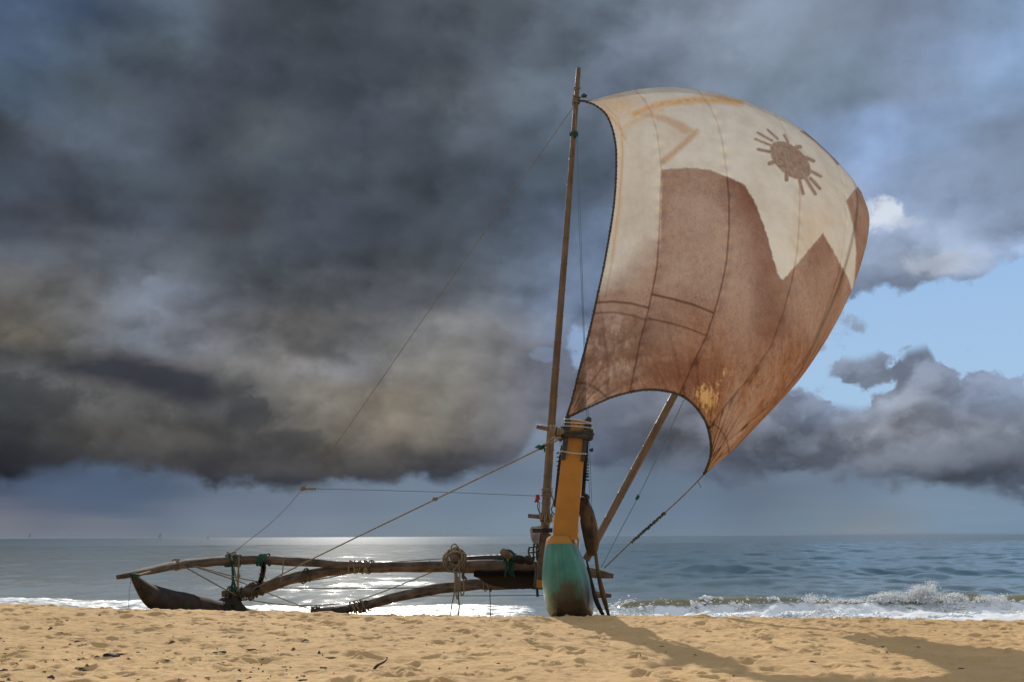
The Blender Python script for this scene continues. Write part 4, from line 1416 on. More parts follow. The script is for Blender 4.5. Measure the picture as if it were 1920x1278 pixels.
t.rope([U(1307, 900, 14.2), U(1312, 908, 14.2), U(1314, 914, 14.2)], 0.006)
t.build('rope_tail', ROPE, ROOT)
line([(1283, 748, 15.3), (1240, 840, 15.3), (1197, 930, 15.4), (1160, 1000, 15.6), (1127, 1064, 15.7)], 0.0055, BLUEROPE, 'sheet_rope', 30)
t = Tubes()
t.blob(U(1196, 931, 15.4), 0.022, (1, 1, 1.4), rough=0.4)
t.tube([U(1196, 926, 15.4), U(1193, 936, 15.4)], [0.004, 0.02], n=6)
t.build('green_tie', GREENROPE, ROOT)
line([(1082, 255, MT - .05), (1088, 400, MT), (1095, 610, MT + .2), (1104, 800, 12.7), (1112, 1010, 12.7)], 0.0035, BLUEROPE, 'halyard', 40)
line([(1081, 255, MT - .05), (1085, 400, MT), (1093, 610, MT + .2), (1101, 800, 12.6), (1108, 1010, 12.6)], 0.0032, BLUEROPE, 'halyard', 40)
t = Tubes()
t.blob(U(1109, 843, 12.5), 0.022, (1.2, 1, .8), rough=0.5)
t.build('green_tie', GREENROPE, ROOT)
# lines slung under the booms
line([(330, 1053, 13.8), (380, 1081, 14.4), (430, 1108, 15.2), (470, 1124, 15.9), (560, 1134, 17), (660, 1127, 17.5), (760, 1092, 17), (850, 1054, 15.5)], 0.0095, ROPE, 'slack_rope', 60)
line([(330, 1053, 13.8), (290, 1068, 13.1), (252, 1079, 12.2)], 0.012, ROPE, 'tie_rope', 14)
line([(360, 1060, 14.2), (450, 1090, 15.6), (520, 1118, 17), (585, 1143, 19)], 0.009, ROPE, 'slack_rope', 24)
line([(366, 1060, 14.2), (450, 1083, 15.3), (500, 1090, 15.8), (535, 1084, 15.8)], 0.008, ROPE, 'slack_rope', 24)
line([(500, 1101, 15.9), (700, 1102, 16.8), (900, 1100, 18)], 0.0075, DARKROPE, 'brace_rope', 20)
line([(790, 1116, 18), (900, 1116, 18.5), (1030, 1115, 18.5)], 0.0065, DARKROPE, 'brace_rope', 20)
line([(560, 1091, 16), (610, 1083, 16.1), (660, 1073, 15.9)], 0.009, DARKROPE, 'brace_rope', 12)
line([(735, 1053, 15.8), (790, 1049, 15.8), (838, 1046, 15.5)], 0.006, DARKROPE, 'brace_rope', 12)
line([(918, 1097, 19.1), (919, 1125, 19), (920, 1162, 18.9)], 0.008, DARKROPE, 'hanging_cord', 12)
line([(531, 1050, 15.4), (530, 1070, 15.4), (526, 1090, 15.5)], 0.008, ROPE, 'tie_rope', 10)
line([(246, 1082, 12.0), (243, 1105, 12.0), (241, 1140, 12.0)], 0.003, BLUEROPE, 'hanging_cord', 10)
t = Tubes()
t.blob(U(254, 1078, 12.05), 0.035, (1.3, 1, .7), rough=.4)
t.build('green_tie', GREENROPE, fl)

# coil of rope hung on the pole end: its own thing
t = Tubes()
for k in range(9):
    c = U(852 + random.uniform(-3, 3), 1047 + random.uniform(-3, 4), 15.02 + 0.02 * k)
    R = px_(random.uniform(13, 21), 15)
    loop = []
    for i in range(17):
        a = 2 * math.pi * i / 16
        loop.append(c + Vector((math.cos(a) * R * random.uniform(.92, 1.08), random.uniform(-.03, .03), math.sin(a) * R * random.uniform(.9, 1.05))))
    loop[-1] = loop[0]
    t.rope(loop, 0.014, seg=48)
t.rope([U(848, 1034, 14.9), U(846, 1025, 14.9), U(852, 1019, 14.9), U(858, 1024, 14.9), U(862, 1032, 14.9)], 0.010)
for pts in ([(862, 1028), (866, 1046), (858, 1060), (850, 1070), (856, 1075)], [(835, 1045), (845, 1036), (858, 1034), (874, 1038)], [(853, 1070), (853, 1090), (851, 1115), (846, 1140), (845, 1156)], [(857, 1070), (857, 1095), (859, 1115), (861, 1135), (859, 1153)],
            [(860, 1048), (862, 1080), (863, 1105), (866, 1115), (870, 1108), (869, 1085), (869, 1070)], [(855, 1070), (854, 1100), (857, 1122), (860, 1110), (859, 1080)]):
    t.rope([U(x, y, 14.9) for x, y in pts], 0.010, seg=30)
coil = t.build('rope_coil', ROPE)
tag(coil, 'untidy coil of rope hung over the round pole end on the boom', 'rope coil')
t = Tubes()
t.rope([U(869, 1068, 14.88), U(868, 1078, 14.88), U(869, 1084, 14.88)], 0.022)
t.rope([U(870, 1080, 14.88), U(875, 1086, 14.88)], 0.018)
t.rope([U(840, 1050, 14.95), U(838, 1062, 14.95), U(850, 1070, 14.95), U(866, 1066, 14.95)], 0.020)
t.build('dark_strand', DARKROPE, coil)

# ------------------------------------------------------------------ sail
def arc(pts, n):
    P = np.array([tuple(p) for p in smooth_path([(x, y, 0) for x, y in pts], 240)])[:, :2]
    L = np.concatenate([[0], np.cumsum(np.linalg.norm(np.diff(P, axis=0), axis=1))])
    s = np.linspace(0, L[-1], n)
    return np.stack([np.interp(s, L, P[:, 0]), np.interp(s, L, P[:, 1])], -1)


LUFF = [(1062, 783), (1075, 740), (1086, 695), (1098, 650), (1110, 600), (1121, 550), (1132, 500), (1141, 450), (1149, 400), (1154, 350), (1155.5, 300), (1154, 270), (1147, 238), (1135, 213), (1115, 197), (1098, 191)]
SEAM = [
    [(1181, 735), (1200, 640), (1216, 580), (1222, 552), (1232, 500), (1236, 439), (1239, 357), (1240, 318), (1237, 288), (1232, 247), (1221, 211), (1207, 186), (1190, 169)],
    [(1274, 740), (1300, 680), (1322, 635), (1338, 590), (1352, 540), (1362, 490), (1367, 430), (1367, 370), (1362, 320), (1355, 270), (1345, 230), (1330, 198), (1308, 168)],
    [(1328, 803), (1366, 752), (1405, 709), (1445, 650), (1468, 588), (1485, 525), (1495, 470), (1499, 410), (1500, 370), (1497, 320), (1485, 275), (1472, 246), (1452, 213)],
    [(1333, 855), (1372, 820), (1412, 785), (1445, 758), (1476, 717), (1511, 670), (1542, 603), (1570, 521), (1581, 466), (1586, 416), (1584, 363), (1574, 322), (1560, 293)],
]
LEECH = [(1320, 888), (1345, 868), (1380, 838), (1420, 797), (1460, 755), (1500, 710), (1535, 660), (1565, 610), (1590, 560), (1608, 515), (1624, 460), (1630, 420), (1628, 395), (1615, 360)]
FOOT = [(1062, 783), (1085, 772), (1110, 760), (1150, 743), (1190, 733), (1220, 730), (1250, 733), (1275, 740), (1295, 753), (1312, 772), (1325, 795), (1332, 825), (1333, 850), (1327, 872), (1320, 888)]
HEAD = [(1098, 191), (1150, 177), (1200, 167), (1250, 163), (1300, 167), (1350, 176), (1400, 190), (1450, 212), (1500, 240), (1550, 283), (1590, 325), (1615, 360)]
US = [0.0, 0.20, 0.40, 0.62, 0.82, 1.0]


def pchip(xk, yk, x):
    xk = np.array(xk)
    h = np.diff(xk)
    d = np.diff(yk, axis=0) / h[:, None]
    m = np.zeros_like(yk)
    m[1:-1] = np.where(d[:-1] * d[1:] > 0, 2 * d[:-1] * d[1:] / (d[:-1] + d[1:] + 1e-12), 0)
    m[0], m[-1] = d[0], d[-1]
    i = np.clip(np.searchsorted(xk, x) - 1, 0, len(h) - 1)
    t = ((x - xk[i]) / h[i])[:, None]
    hh = h[i][:, None]
    return (2 * t ** 3 - 3 * t ** 2 + 1) * yk[i] + (t ** 3 - 2 * t ** 2 + t) * hh * m[i] + (-2 * t ** 3 + 3 * t ** 2) * yk[i + 1] + (t ** 3 - t ** 2) * hh * m[i + 1]


def seg_dist(p, poly, closed=False):
    """distance of points p (N,2) to a polyline"""
    best = np.full(len(p), 1e9)
    q = list(poly) + ([poly[0]] if closed else [])
    for a, b in zip(q[:-1], q[1:]):
        a, b = np.array(a, float), np.array(b, float)
        ab = b - a
        t = np.clip(((p - a) @ ab) / (ab @ ab + 1e-9), 0, 1)
        best = np.minimum(best, np.linalg.norm(p - (a + t[:, None] * ab), axis=1))
    return best


def inside(p, poly):
    c = np.zeros(len(p), bool)
    q = list(poly)
    for (x1, y1), (x2, y2) in zip(q, q[1:] + q[:1]):
        if y1 == y2:
            continue
        cr = ((y1 > p[:, 1]) != (y2 > p[:, 1])) & (p[:, 0] < (x2 - x1) * (p[:, 1] - y1) / (y2 - y1) + x1)
        c ^= cr
    return c


def sdf(p, poly):
    d = seg_dist(p, poly, True)
    return np.where(inside(p, poly), d, -d)


def sail_mat():
    m, nt, bs = new_mat('sail_cloth')
    A = attr_node(nt, 'dye')
    sA = nnode(nt, 'ShaderNodeSeparateXYZ')
    nt.links.new(A.outputs['Vector'], sA.inputs[0])
    dye, soft, motif = (E(nt, q) for q in sA.outputs)
    B = attr_node(nt, 'mark')
    sB = nnode(nt, 'ShaderNodeSeparateXYZ')
    nt.links.new(B.outputs['Vector'], sB.inputs[0])
    seam, ochre, grime = (E(nt, q) for q in sB.outputs)
    C = attr_node(nt, 'wear')
    sC = nnode(nt, 'ShaderNodeSeparateXYZ')
    nt.links.new(C.outputs['Vector'], sC.inputs[0])
    low, tatter, ghost = (E(nt, q) for q in sC.outputs)
    D = attr_node(nt, 'tone')
    sD = nnode(nt, 'ShaderNodeSeparateXYZ')
    nt.links.new(D.outputs['Vector'], sD.inputs[0])
    ruddy, faded, _ = (E(nt, q) for q in sD.outputs)
    tc = nnode(nt, 'ShaderNodeTexCoord')
    ob = E(nt, tc.outputs['Object'])
    n0 = noise(nt, vmap(nt, ob, (1, 1, 0.6)), 0.9, 8, 0.66, 0.3)
    n1 = noise(nt, ob, 2.6, 9, 0.68, 0.2)
    n2 = noise(nt, vmap(nt, ob, (1.3, 1.3, 0.7)), 16.0, 8, 0.7, 0.3)
    n3 = noise(nt, ob, 90.0, 4, 0.65)
    stk = noise(nt, vmap(nt, ob, (7, 7, 1.1)), 2.0, 6, 0.62, 0.3)
    cream = mixc(nt, n1.step(0.35, 0.7), (0.66, 0.645, 0.595), (0.56, 0.53, 0.47))
    cream = mixc(nt, n2.step(0.5, 0.75) * 0.22, cream, (0.55, 0.45, 0.32))
    cream = mixc(nt, (ochre * (n2.step(0.25, 0.65) * 0.7 + 0.3)), cream, (0.62, 0.36, 0.13))
    brown = mixc(nt, n1.step(0.35, 0.68), (0.33, 0.205, 0.155), (0.20, 0.098, 0.066))
    brown = mixc(nt, low, brown, mixc(nt, stk.step(0.3, 0.7), (0.31, 0.13, 0.042), (0.15, 0.055, 0.018)))
    brown = mixc(nt, (n2.step(0.40, 0.66) * 0.28 + n3.step(0.4, 0.7) * 0.18 + n0.step(0.40, 0.66) * 0.65), brown, (0.42, 0.30, 0.24))
    brown = mixc(nt, stk.step(0.55, 0.8) * 0.4, brown, (0.19, 0.085, 0.05))
    brown = mixc(nt, (ruddy * (n1 * 1.0 + n2 * 1.0 - 0.3)).clamp() * 0.95, brown, (0.165, 0.062, 0.038))
    brown = mixc(nt, (faded * (n0 * 0.8 + n2 * 1.1 - 0.25)).clamp() * 0.95, brown, (0.45, 0.35, 0.295))
    brown = mixc(nt, (n1 * 0.5 + n2 * 0.5).step(0.56, 0.70) * 0.55, brown, (0.13, 0.065, 0.045))
    n6 = noise(nt, ob, 42.0, 8, 0.72)
    brown = mixc(nt, n6.step(0.50, 0.66) * 0.38, brown, (0.125, 0.062, 0.042))
    brown = mixc(nt, n6.step(0.46, 0.34) * 0.30, brown, (0.43, 0.33, 0.27))
    edge = (dye + (n2 - 0.5) * 0.22 + (n3 - 0.5) * 0.2).step(0.47, 0.55)
    sf = (soft + (n1 - 0.5) * 0.35 + (n2 - 0.5) * 0.25).step(0.2, 0.9)
    c = mixc(nt, edge.max(sf), cream, brown)
    c = mixc(nt, ghost * (n2.step(0.2, 0.55) * 0.5 + 0.45), c, (0.50, 0.36, 0.25))
    c = mixc(nt, (motif + (n3 - 0.5) * 0.35 + (n2 - 0.5) * 0.2).step(0.42, 0.58) * (n2.step(0.66, 0.36) * 0.25 + 0.62), c, (0.215, 0.12, 0.08))
    gr = grime * (n1 * 0.6 + n2 * 0.6 - 0.25).step(0.15, 0.6)
    c = mixc(nt, gr * 0.9, c, (0.12, 0.08, 0.065))
    pale = grime * (1.15 - n1 - (n2 - 0.5) * 0.5).step(0.62, 0.95)
    c = mixc(nt, pale * 0.7, c, (0.50, 0.45, 0.41))
    c = mixc(nt, (tatter * 0.9 + (n2 - 0.5) * 1.7 + (n3 - 0.5) * 0.9).step(0.60, 0.80) * 0.75 * tatter.step(0.05, 0.2), c, (0.62, 0.42, 0.18))
    c = mixc(nt, n3.step(0.70, 0.80) * edge * 0.3, c, (0.10, 0.06, 0.045))
    c = mixc(nt, seam * 0.85, c, mixc(nt, edge.max(sf), (0.40, 0.26, 0.13), (0.075, 0.032, 0.02)))
    df = nnode(nt, 'ShaderNodeBsdfDiffuse')
    tr = nnode(nt, 'ShaderNodeBsdfTranslucent')
    nt.links.new(c.s, df.inputs[0])
    warm = mixc(nt, 1.0, c, (1.0, 0.94, 0.86), 'MULTIPLY')
    nt.links.new(warm.s, tr.inputs[0])
    bn = bump(nt, stk * 0.5 + n2 * 0.35 + n3 * 0.12, 0.35, 0.02)
    nt.links.new(bn, df.inputs['Normal'])
    nt.links.new(bn, tr.inputs['Normal'])
    mx = nnode(nt, 'ShaderNodeMixShader')
    mx.inputs[0].default_value = 0.34
    nt.links.new(df.outputs[0], mx.inputs[1])
    nt.links.new(tr.outputs[0], mx.inputs[2])
    out = nt.nodes['Material Output']
    nt.links.new(mx.outputs[0], out.inputs[0])
    nt.nodes.remove(bs)
    return m


def build_sail():
    NU, NV = 330, 330
    curves = [arc(c, NV) for c in ([LUFF] + SEAM + [LEECH])]
    u = np.linspace(0, 1, NU)
    P = np.zeros((NV, NU, 2))
    for j in range(NV):
        P[j] = pchip(US, np.array([c[j] for c in curves]), u)
    # pull the first and last rows exactly onto foot and head
    foot = np.array(FOOT, float)
    f_s = arc(FOOT, 400)
    h_s = arc(HEAD, 400)

    def project(row, curve, keys):
        # parameters of the seam ends along the curve, then an even fill between them
        ks = [int(np.argmin(np.linalg.norm(curve - k, axis=1))) for k in keys]
        ks[0], ks[-1] = 0, len(curve) - 1
        pos = np.interp(u, US, ks)
        return np.stack([np.interp(pos, np.arange(len(curve)), curve[:, 0]), np.interp(pos, np.arange(len(curve)), curve[:, 1])], -1)
    fr = project(P[0], f_s, [c[0] for c in curves])
    hr = project(P[-1], h_s, [c[-1] for c in curves])
    v = np.linspace(0, 1, NV)[:, None, None]
    wf, wh = np.clip(1 - v / 0.22, 0, 1) ** 2, np.clip((v - 0.78) / 0.22, 0, 1) ** 2
    P = P + wf * (fr - P[0])[None] + wh * (hr - P[-1])[None]
    # distance of each point: the cloth bellies away from the luff and rolls back at head and leech
    uu, vv = np.meshgrid(u, np.linspace(0, 1, NV))
    luff_d = 11.75 + (12.75 - 11.75) * vv ** 1.1
    g = 1 - np.sqrt(1 - (0.985 * uu) ** 2.2)
    hh = 1 - np.sqrt(np.maximum(1 - (0.985 * np.clip((vv - 0.45) / 0.55, 0, 1)) ** 2.6, 0))
    w = np.sin(np.pi * np.clip(uu, 0, 1) ** 0.7 * 0.5) ** 0.8
    dep = luff_d + 0.35 * np.sin(np.pi * np.clip(uu * 1.0, 0, 1)) * -0.9 * np.sin(np.pi * vv) ** 0.8 + 1.65 * g * (0.75 + 0.25 * np.sin(np.pi * vv)) + 0.85 * hh * w
    # creases running out of the clew and tack
    clew, tack = np.array([1320, 888]), np.array([1062, 783])
    dc = P - clew
    rc, ac = np.linalg.norm(dc, axis=-1), np.arctan2(dc[..., 1], dc[..., 0])
    dep += 0.05 * np.exp(-rc / 190) * np.clip(rc / 40, 0, 1) * (np.sin(ac * 34 + 1.3) + 0.6 * np.sin(ac * 71))
    dt = P - tack
    rt, at_ = np.linalg.norm(dt, axis=-1), np.arctan2(dt[..., 1], dt[..., 0])
    dep += 0.02 * np.exp(-rt / 120) * np.clip(rt / 30, 0, 1) * (np.sin(at_ * 30) + 0.5 * np.sin(at_ * 57 + 1))
    dep += 0.03 * fbm(P[..., 0] / 140, P[..., 1] / 190, 3, 71) + 0.012 * fbm(P[..., 0] / 28, P[..., 1] / 60, 3, 75)
    # seams pull in a little
    for s_ in US[1:-1]:
        dep += 0.03 * np.exp(-((uu - s_) / 0.016) ** 2) * (1 + 0.5 * np.sin(vv * 150 + s_ * 40) + 0.4 * np.sin(vv * 67))
    pts = P.reshape(-1, 2)
    V = [U(x, y, d) for (x, y), d in zip(pts, dep.ravel())]
    idx = np.arange(NU * NV).reshape(NV, NU)
    F = np.stack([idx[:-1, :-1], idx[:-1, 1:], idx[1:, 1:], idx[1:, :-1]], -1).reshape(-1, 4).tolist()
    allp = [tuple(p) for p in pts]
    # the strip of cloth that curls back out of sight behind head and leech
    rim = [idx[-1, i] for i in range(NU)] + [idx[j, -1] for j in range(NV - 2, -1, -1)]
    ctr = np.array([1390.0, 470.0])
    prev = rim
    n_r = len(rim)
    base_d = dep.ravel()
    for ring, (ins, dd) in enumerate(((2, .06), (5, .14), (9, .23), (14, .32))):
        cur = []
        for i, b in enumerate(rim):
            if i in (0, n_r - 1):
                cur.append(b)
                continue
            a = math.sin(math.pi * i / (n_r - 1)) ** 0.7
            p = np.array(allp[b])
            to = (ctr - p) / np.linalg.norm(ctr - p)
            q = p + to * ins * a
            V.append(U(q[0], q[1], base_d[b] + dd * a))
            allp.append(tuple(p + to * -ins * a))
            cur.append(len(V) - 1)
        for i in range(n_r - 1):
            quad = [prev[i], prev[i + 1], cur[i + 1], cur[i]]
            quad = list(dict.fromkeys(quad))
            if len(quad) > 2:
                F.append(tuple(reversed(quad)))
        prev = cur
    last_rim = prev
    pts = np.array(allp)
    o = mesh_object('sail', V, F, sail_mat(), ROOT)
    o['label'] = 'billowing patched cream and brown sail with a painted sun'
    # ---- dyed pattern
    enc = lambda sd, rng=20.0: np.clip(0.5 + sd / (2 * rng), 0, 1)
    main = [(1240, 318), (1290, 314), (1330, 318), (1372, 334), (1396, 346), (1412, 372), (1426, 405), (1440, 445), (1452, 490), (1460, 515), (1467, 524), (1490, 500), (1515, 470), (1543, 437), (1556, 458), (1568, 480), (1582, 505), (1592, 525), (1598, 546),
            (1602, 520), (1605, 470), (1601, 432), (1594, 402), (1586, 377), (1600, 358), (1609, 348), (1640, 330), (1720, 420), (1690, 560), (1600, 720), (1400, 920), (1300, 900), (1040, 820), (1090, 640), (1150, 600), (1216, 578), (1224, 550), (1234, 500), (1238, 439), (1240, 357)]
    sd = sdf(pts, main)
    x, y = pts[:, 0], pts[:, 1]
    uu2 = np.concatenate([uu.ravel(), np.ones(len(pts) - NU * NV)])
    left = np.clip((y - 330 - (1240 - x) * 1.1) / 190, 0, 1) * (x < 1241)
    left = np.clip(left + np.clip((y - 540) / 60, 0, 1) * (x < 1230), 0, 1)
    sx, sy = np.array([1482., 301.]), np.array([0.745, 0.667])
    ma = pts - sx
    al, ac2 = ma @ sy, ma @ np.array([-sy[1], sy[0]])
    body = 25.5 - np.sqrt((al * 27 / 49) ** 2 + ac2 ** 2)
    z7 = lambda q: (1340 + q[0] * 0.3131, 150 + q[1] * 0.3131)
    rays = [((345, 365), (258, 316), 9), ((380, 355), (317, 298), 9), ((440, 375), (416, 331), 10), ((335, 392), (242, 354), 9), ((345, 433), (260, 416), 13), ((375, 486), (328, 500), 17), ((432, 555), (430, 598), 17), ((508, 600), (530, 680), 14),
            ((545, 590), (603, 682), 14), ((575, 590), (630, 650), 14), ((580, 548), (635, 578), 13), ((545, 465), (592, 485), 15), ((490, 402), (512, 402), 16)]
    mo = body
    for a, b, wd in rays:
        mo = np.maximum(mo, wd * 0.235 - seg_dist(pts, [z7(a), z7(b)]))
    corner = sdf(pts, [(1500, 246), (1530, 268), (1556, 292), (1570, 310), (1590, 300), (1540, 240)])
    mo = np.maximum(mo, corner * 0.5)
    attr(o, 'dye', np.stack([enc(sd), left, enc(mo, 8)], -1))
    ln = np.zeros(len(pts))

    def mark(poly, wd, k=1.0):
        nonlocal ln
        ln = np.maximum(ln, k * np.clip(1.35 - seg_dist(pts, poly) / wd, 0, 1))
    for s_, k in zip(SEAM, (0.9, 0.85, 0.6, 0.5)):
        kk = np.where(y > 330, 1.0, 0.55) if s_ is not SEAM[3] else np.where(y > 500, 0.8, 0.4)
        ln = np.maximum(ln, k * kk * np.clip(1.35 - seg_dist(pts, s_) / 1.7, 0, 1))
    mark([(1118, 567), (1150, 565), (1185, 569), (1216, 577)], 2.0)
    mark([(1112, 587), (1150, 585), (1185, 591), (1213, 600)], 1.8, .8)
    mark([(1224, 552), (1260, 560), (1300, 571), (1337, 586)], 2.2)
    mark([(1216, 597), (1250, 604), (1290, 615), (1322, 628)], 1.8, .9)
    mark([(1078, 718), (1095, 717), (1112, 724), (1130, 737), (1142, 750)], 1.8, .9)
    mark([(1332, 790), (1350, 804), (1362, 822), (1368, 850)], 1.6, .7)
    mark([(1140, 203), (1158, 222), (1166, 250), (1168, 290), (1162, 370), (1155, 430), (1146, 500), (1134, 560)], 1.6, .35)
    mark([(1420, 860), (1470, 800), (1525, 735), (1560, 665), (1590, 585)], 1.2, .35)
    oc = np.clip(1.2 - seg_dist(pts, [(1190, 214), (1215, 203), (1245, 194), (1300, 188), (1350, 187), (1388, 193)]) / 9, 0, 1)
    oc = np.maximum(oc, 0.8 * np.clip(1.2 - seg_dist(pts, [(1130, 205), (1160, 236), (1172, 260)]) / 5, 0, 1))
    oc = np.maximum(oc, 0.6 * np.exp(-((x - 1155) / 55) ** 2 - ((y - 200) / 28) ** 2))
    oc = np.maximum(oc, 0.55 * np.clip(1.2 - seg_dist(pts, [(1170, 240), (1190, 225), (1240, 205)]) / 8, 0, 1))
    oc = np.maximum(oc, 0.5 * np.clip(1.2 - seg_dist(pts, [(1166, 250), (1166, 300), (1160, 400), (1148, 490)]) / 5, 0, 1))
    oc = np.maximum(oc, 0.3 * np.exp(-((x - 1525) / 45) ** 2 - ((y - 440) / 60) ** 2))
    gm = np.exp(-((x - 1140) / 75) ** 2 - ((y - 660) / 75) ** 2) + 0.8 * np.exp(-((x - 1100) / 50) ** 2 - ((y - 740) / 50) ** 2) + .25 * np.clip((y - 540) / 100, 0, 1) * (x < 1260)
    attr(o, 'mark', np.stack([ln, oc, np.clip(gm, 0, 1)], -1))
    low = np.clip(((y - 560) + (x - 1300) * 0.35) / 200, 0, 1)
    tat = 0.85 * np.exp(-((x - 1318) / 30) ** 2 - ((y - 738) / 30) ** 2) + 0.6 * np.exp(-((x - 1365) / 32) ** 2 - ((y - 695) / 40) ** 2) + 0.5 * np.exp(-((x - 1335) / 20) ** 2 - ((y - 770) / 30) ** 2)
    tat += 0.42 * np.clip(1.2 - seg_dist(pts, [(1490, 512), (1530, 470), (1560, 520)]) / 14, 0, 1) + 0.35 * np.clip(1.2 - seg_dist(pts, [(1612, 400), (1608, 440), (1613, 480)]) / 9, 0, 1) + 0.45 * np.clip(1.2 - seg_dist(pts, [(1330, 875), (1400, 820), (1470, 750), (1540, 660), (1590, 560)]) / 7, 0, 1)
    gh = np.clip(1.3 - seg_dist(pts, [(1306, 247), (1275, 276), (1244, 302)]) / 7, 0, 1)
    gh = np.maximum(gh, 0.85 * np.clip(enc(sdf(pts, [(1196, 212), (1245, 216), (1282, 230), (1307, 247), (1284, 253), (1250, 232)]), 6) * 1.6 - .3, 0, 1))
    gh = np.maximum(gh, 0.3 * np.clip(enc(sdf(pts, [(1245, 216), (1282, 230), (1307, 247), (1244, 302)]), 10), 0, 1) * (x > 1236))
    gh = np.maximum(gh, 0.28 * np.exp(-((x - 1195) / 40) ** 2 - ((y - 360) / 90) ** 2))
    attr(o, 'wear', np.stack([low, np.clip(tat, 0, 1), gh], -1))
    G = lambda cx, cy, rx, ry: np.exp(-((x - cx) / rx) ** 2 - ((y - cy) / ry) ** 2)
    rud = np.clip(1.3 - seg_dist(pts, [(1385, 350), (1425, 430), (1448, 530), (1452, 600)]) / 38, 0, 1) + 0.7 * G(1320, 700, 60, 40) + 0.8 * G(1255, 690, 50, 40) + 0.6 * G(1425, 610, 40, 60) + 0.5 * G(1545, 470, 20, 40)
    fad = G(1300, 400, 70, 90) + 0.8 * G(1290, 510, 60, 50) + 0.8 * G(1180, 500, 50, 70) + 0.7 * G(1385, 540, 50, 90) + 0.6 * G(1500, 570, 50, 70) + 0.5 * G(1240, 620, 40, 30)
    attr(o, 'tone', np.stack([np.clip(rud, 0, 1), np.clip(fad, 0, 1), 0 * x], -1))
    # bolt ropes
    for poly in (idx[:, 0], idx[0, :], ):
        t = Tubes()
        path = [V[i] for i in poly][::2]
        t.tube(path, 0.013, n=6)
        for i in range(0, len(path), 2):
            d = (path[min(i + 1, len(path) - 1)] - path[max(i - 1, 0)])
            t.rings(path[i], d, 0.013, 0.0045, 1, 0.01, 0.5)
        t.build('bolt_rope', DARKROPE, o)
    t = Tubes()
    t.tube([V[i] for i in last_rim][::4], 0.012, n=6)
    t.build('bolt_rope', DARKROPE, o)
    return o


sail = build_sail()

# ------------------------------------------------------------------ far sailing boats in the murk
def far_boat(px, py, dist, h, lean, label, tall=1.0):
    base = U(px, py, dist)
    base.z = SEA_Z
    r = empty('sailing_boat', tuple(base))
    tag(r, label, 'boat', 'far sailing boats on the horizon')
    t = Tubes()
    n = 7
    P = [base + Vector(((i / (n - 1) - .5) * h * 1.1, 0, 0.35 + 0.5 * abs(i / (n - 1) - .5) ** 2 * 4)) for i in range(n)]
    t.tube(P, [.1, .5, .7, .75, .7, .5, .1], n=8)
    t.build('hull', plain_mat('far_hull', (.40, .38, .38), (.32, .30, .30), .8), r)  # hull, mast and sail colours paled to stand in for haze
    t = Tubes()
    t.tube([base + Vector((-h * .15, 0, .6)), base + Vector((-h * .15 + lean * h * .3, 0, h))], [.14, .08], n=6)
    t.build('mast', plain_mat('far_mast', (.40, .38, .38), (.32, .30, .30), .8), r)
    V, F = [], []
    a, b, c, d = (base + Vector((-h * .13, 0, 1.2)), base + Vector((h * .28 * tall, .4, 1.6)), base + Vector((h * .30 * tall + lean * h * .3, .6, h * .85)), base + Vector((-h * .13 + lean * h * .3, 0, h * .96)))
    for i in range(7):
        for j in range(7):
            s, q = i / 6, j / 6
            p = a.lerp(b, s).lerp(d.lerp(c, s), q)
            p.y += 0.12 * h * math.sin(s * 3.14) * math.sin(q * 3.14)
            V.append(p)
    for i in range(6):
        for j in range(6):
            F.append((i * 7 + j, (i + 1) * 7 + j, (i + 1) * 7 + j + 1, i * 7 + j + 1))
    mesh_object('sail', V, F, plain_mat('far_sail', (.55, .50, .48), (.45, .42, .40), .9), r)


far_boat(55, 1005, 1900, 11.5, 0.35, 'faint narrow sailing boat at the far left of the horizon', 0.35)
far_boat(298, 1006.5, 1900, 9.5, 0.7, 'faint sailing boat with wide leaning sail on the horizon, beyond the log float', 1.0)
far_boat(390, 1005.5, 1900, 6.5, 0.3, 'smallest and faintest sailing boat on the horizon, beyond the outrigger boom', 0.3)

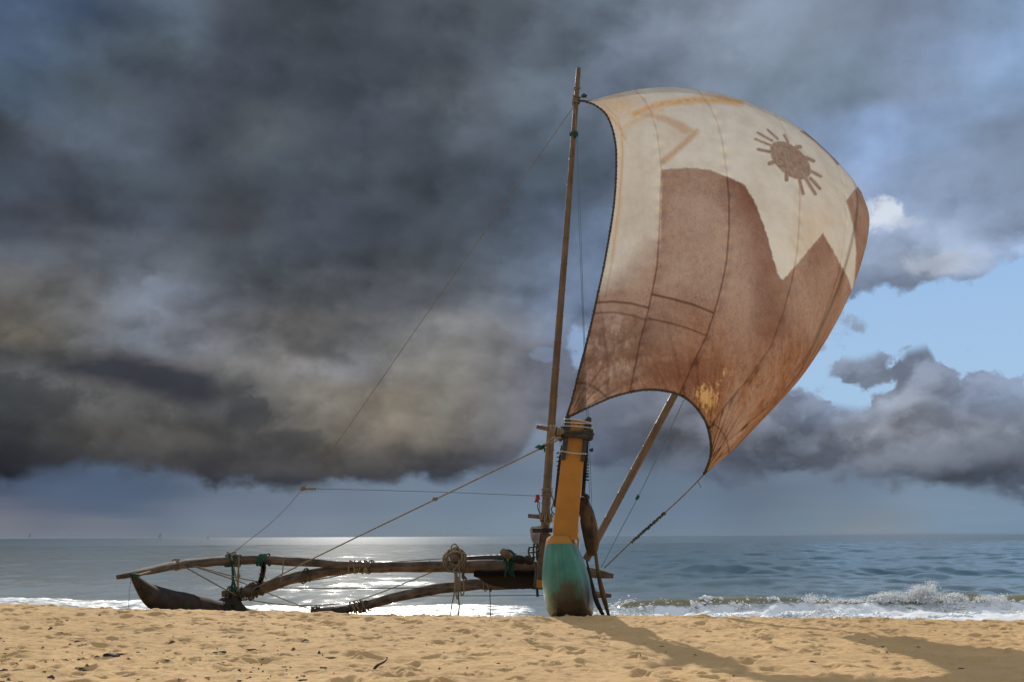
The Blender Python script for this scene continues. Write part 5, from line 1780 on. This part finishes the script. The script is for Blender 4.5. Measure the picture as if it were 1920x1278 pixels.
# ------------------------------------------------------------------ litter on the sand
def build_litter():
    t = Tubes()
    r = random.Random(4)
    for i in range(230):
        if i < 185:
            x, y = r.uniform(0, 620), r.choice((r.uniform(1150, 1278), r.uniform(1195, 1278)))
        else:
            x, y = r.uniform(600, 1900), r.uniform(1165, 1270)
        p = on_sand(x, y)
        s = r.uniform(0.004, 0.013) if r.random() < 0.9 else r.uniform(0.014, 0.026)
        a = r.uniform(0, 3.14)
        d = Vector((math.cos(a), math.sin(a) * .8, r.uniform(-.1, .25)))
        if r.random() < 0.5:
            t.tube([p - d * s * 1.5, p + Vector((0, 0, s * .5)), p + d * s * 1.5], [s * .15, s * .45, s * .1], n=5)
        else:
            random.seed(i)
            t.blob(p + Vector((0, 0, s * .1)), s, (1.5, 0.9, .28), n=4, rough=.5)
    o = t.build('beach_debris', plain_mat('debris', (.05, .045, .04), (.15, .11, .08), .9, 30))
    tag(o, 'dark flecks of seaweed and wood scattered over the sand', 'debris', kind='stuff')
    random.seed(70)
    p = on_sand(204, 1231)
    t = Tubes()
    t.prism([p + Vector(q) for q in ((-.05, 0, .0), (-.045, 0, .022), (-.02, .0, .028), (.02, .01, .014), (.05, .0, .008), (.045, 0, 0))], Vector((.02, .05, 0)), .006)
    o = t.build('driftwood_chip', DARKWOOD)
    tag(o, 'dark chip of driftwood lying on the sand at the lower left', 'driftwood')
    p = on_sand(708, 1252)
    t = Tubes()
    t.tube(smooth_path([p + Vector((-.03, -.02, -.01)), p + Vector((0, 0, .02)), p + Vector((.03, .10, .03)), p + Vector((.045, .17, .045))], 10), [.006, .009, .010, .010, .009, .008, .008, .007, .006, .005, .004], n=7)
    o = t.build('stick', DARKWOOD)
    tag(o, 'thin dark stick poking out of the sand beside the deep scuffed hole', 'stick')


build_litter()


# ------------------------------------------------------------------ sea air
def haze():
    o = mesh_object('haze', [(x, y, z) for x in (-90000, 90000) for y in (-2000, 70000) for z in (-12.0, 8.2)],
                    [(0, 1, 3, 2), (4, 6, 7, 5), (0, 4, 5, 1), (2, 3, 7, 6), (0, 2, 6, 4), (1, 5, 7, 3)], None, smooth=False)
    m = bpy.data.materials.new('haze')
    m.use_nodes = True
    nt = m.node_tree
    nt.nodes.clear()
    v = nnode(nt, 'ShaderNodeVolumePrincipled')
    v.inputs['Color'].default_value = (0.34, 0.40, 0.47, 1)
    v.inputs['Density'].default_value = HAZE
    v.inputs['Anisotropy'].default_value = 0.0
    out = nnode(nt, 'ShaderNodeOutputMaterial')
    nt.links.new(v.outputs[0], out.inputs['Volume'])
    o.data.materials.append(m)
    tag(o, 'thin pale sea haze', 'haze', kind='stuff')


HAZE = 0.00006
haze()
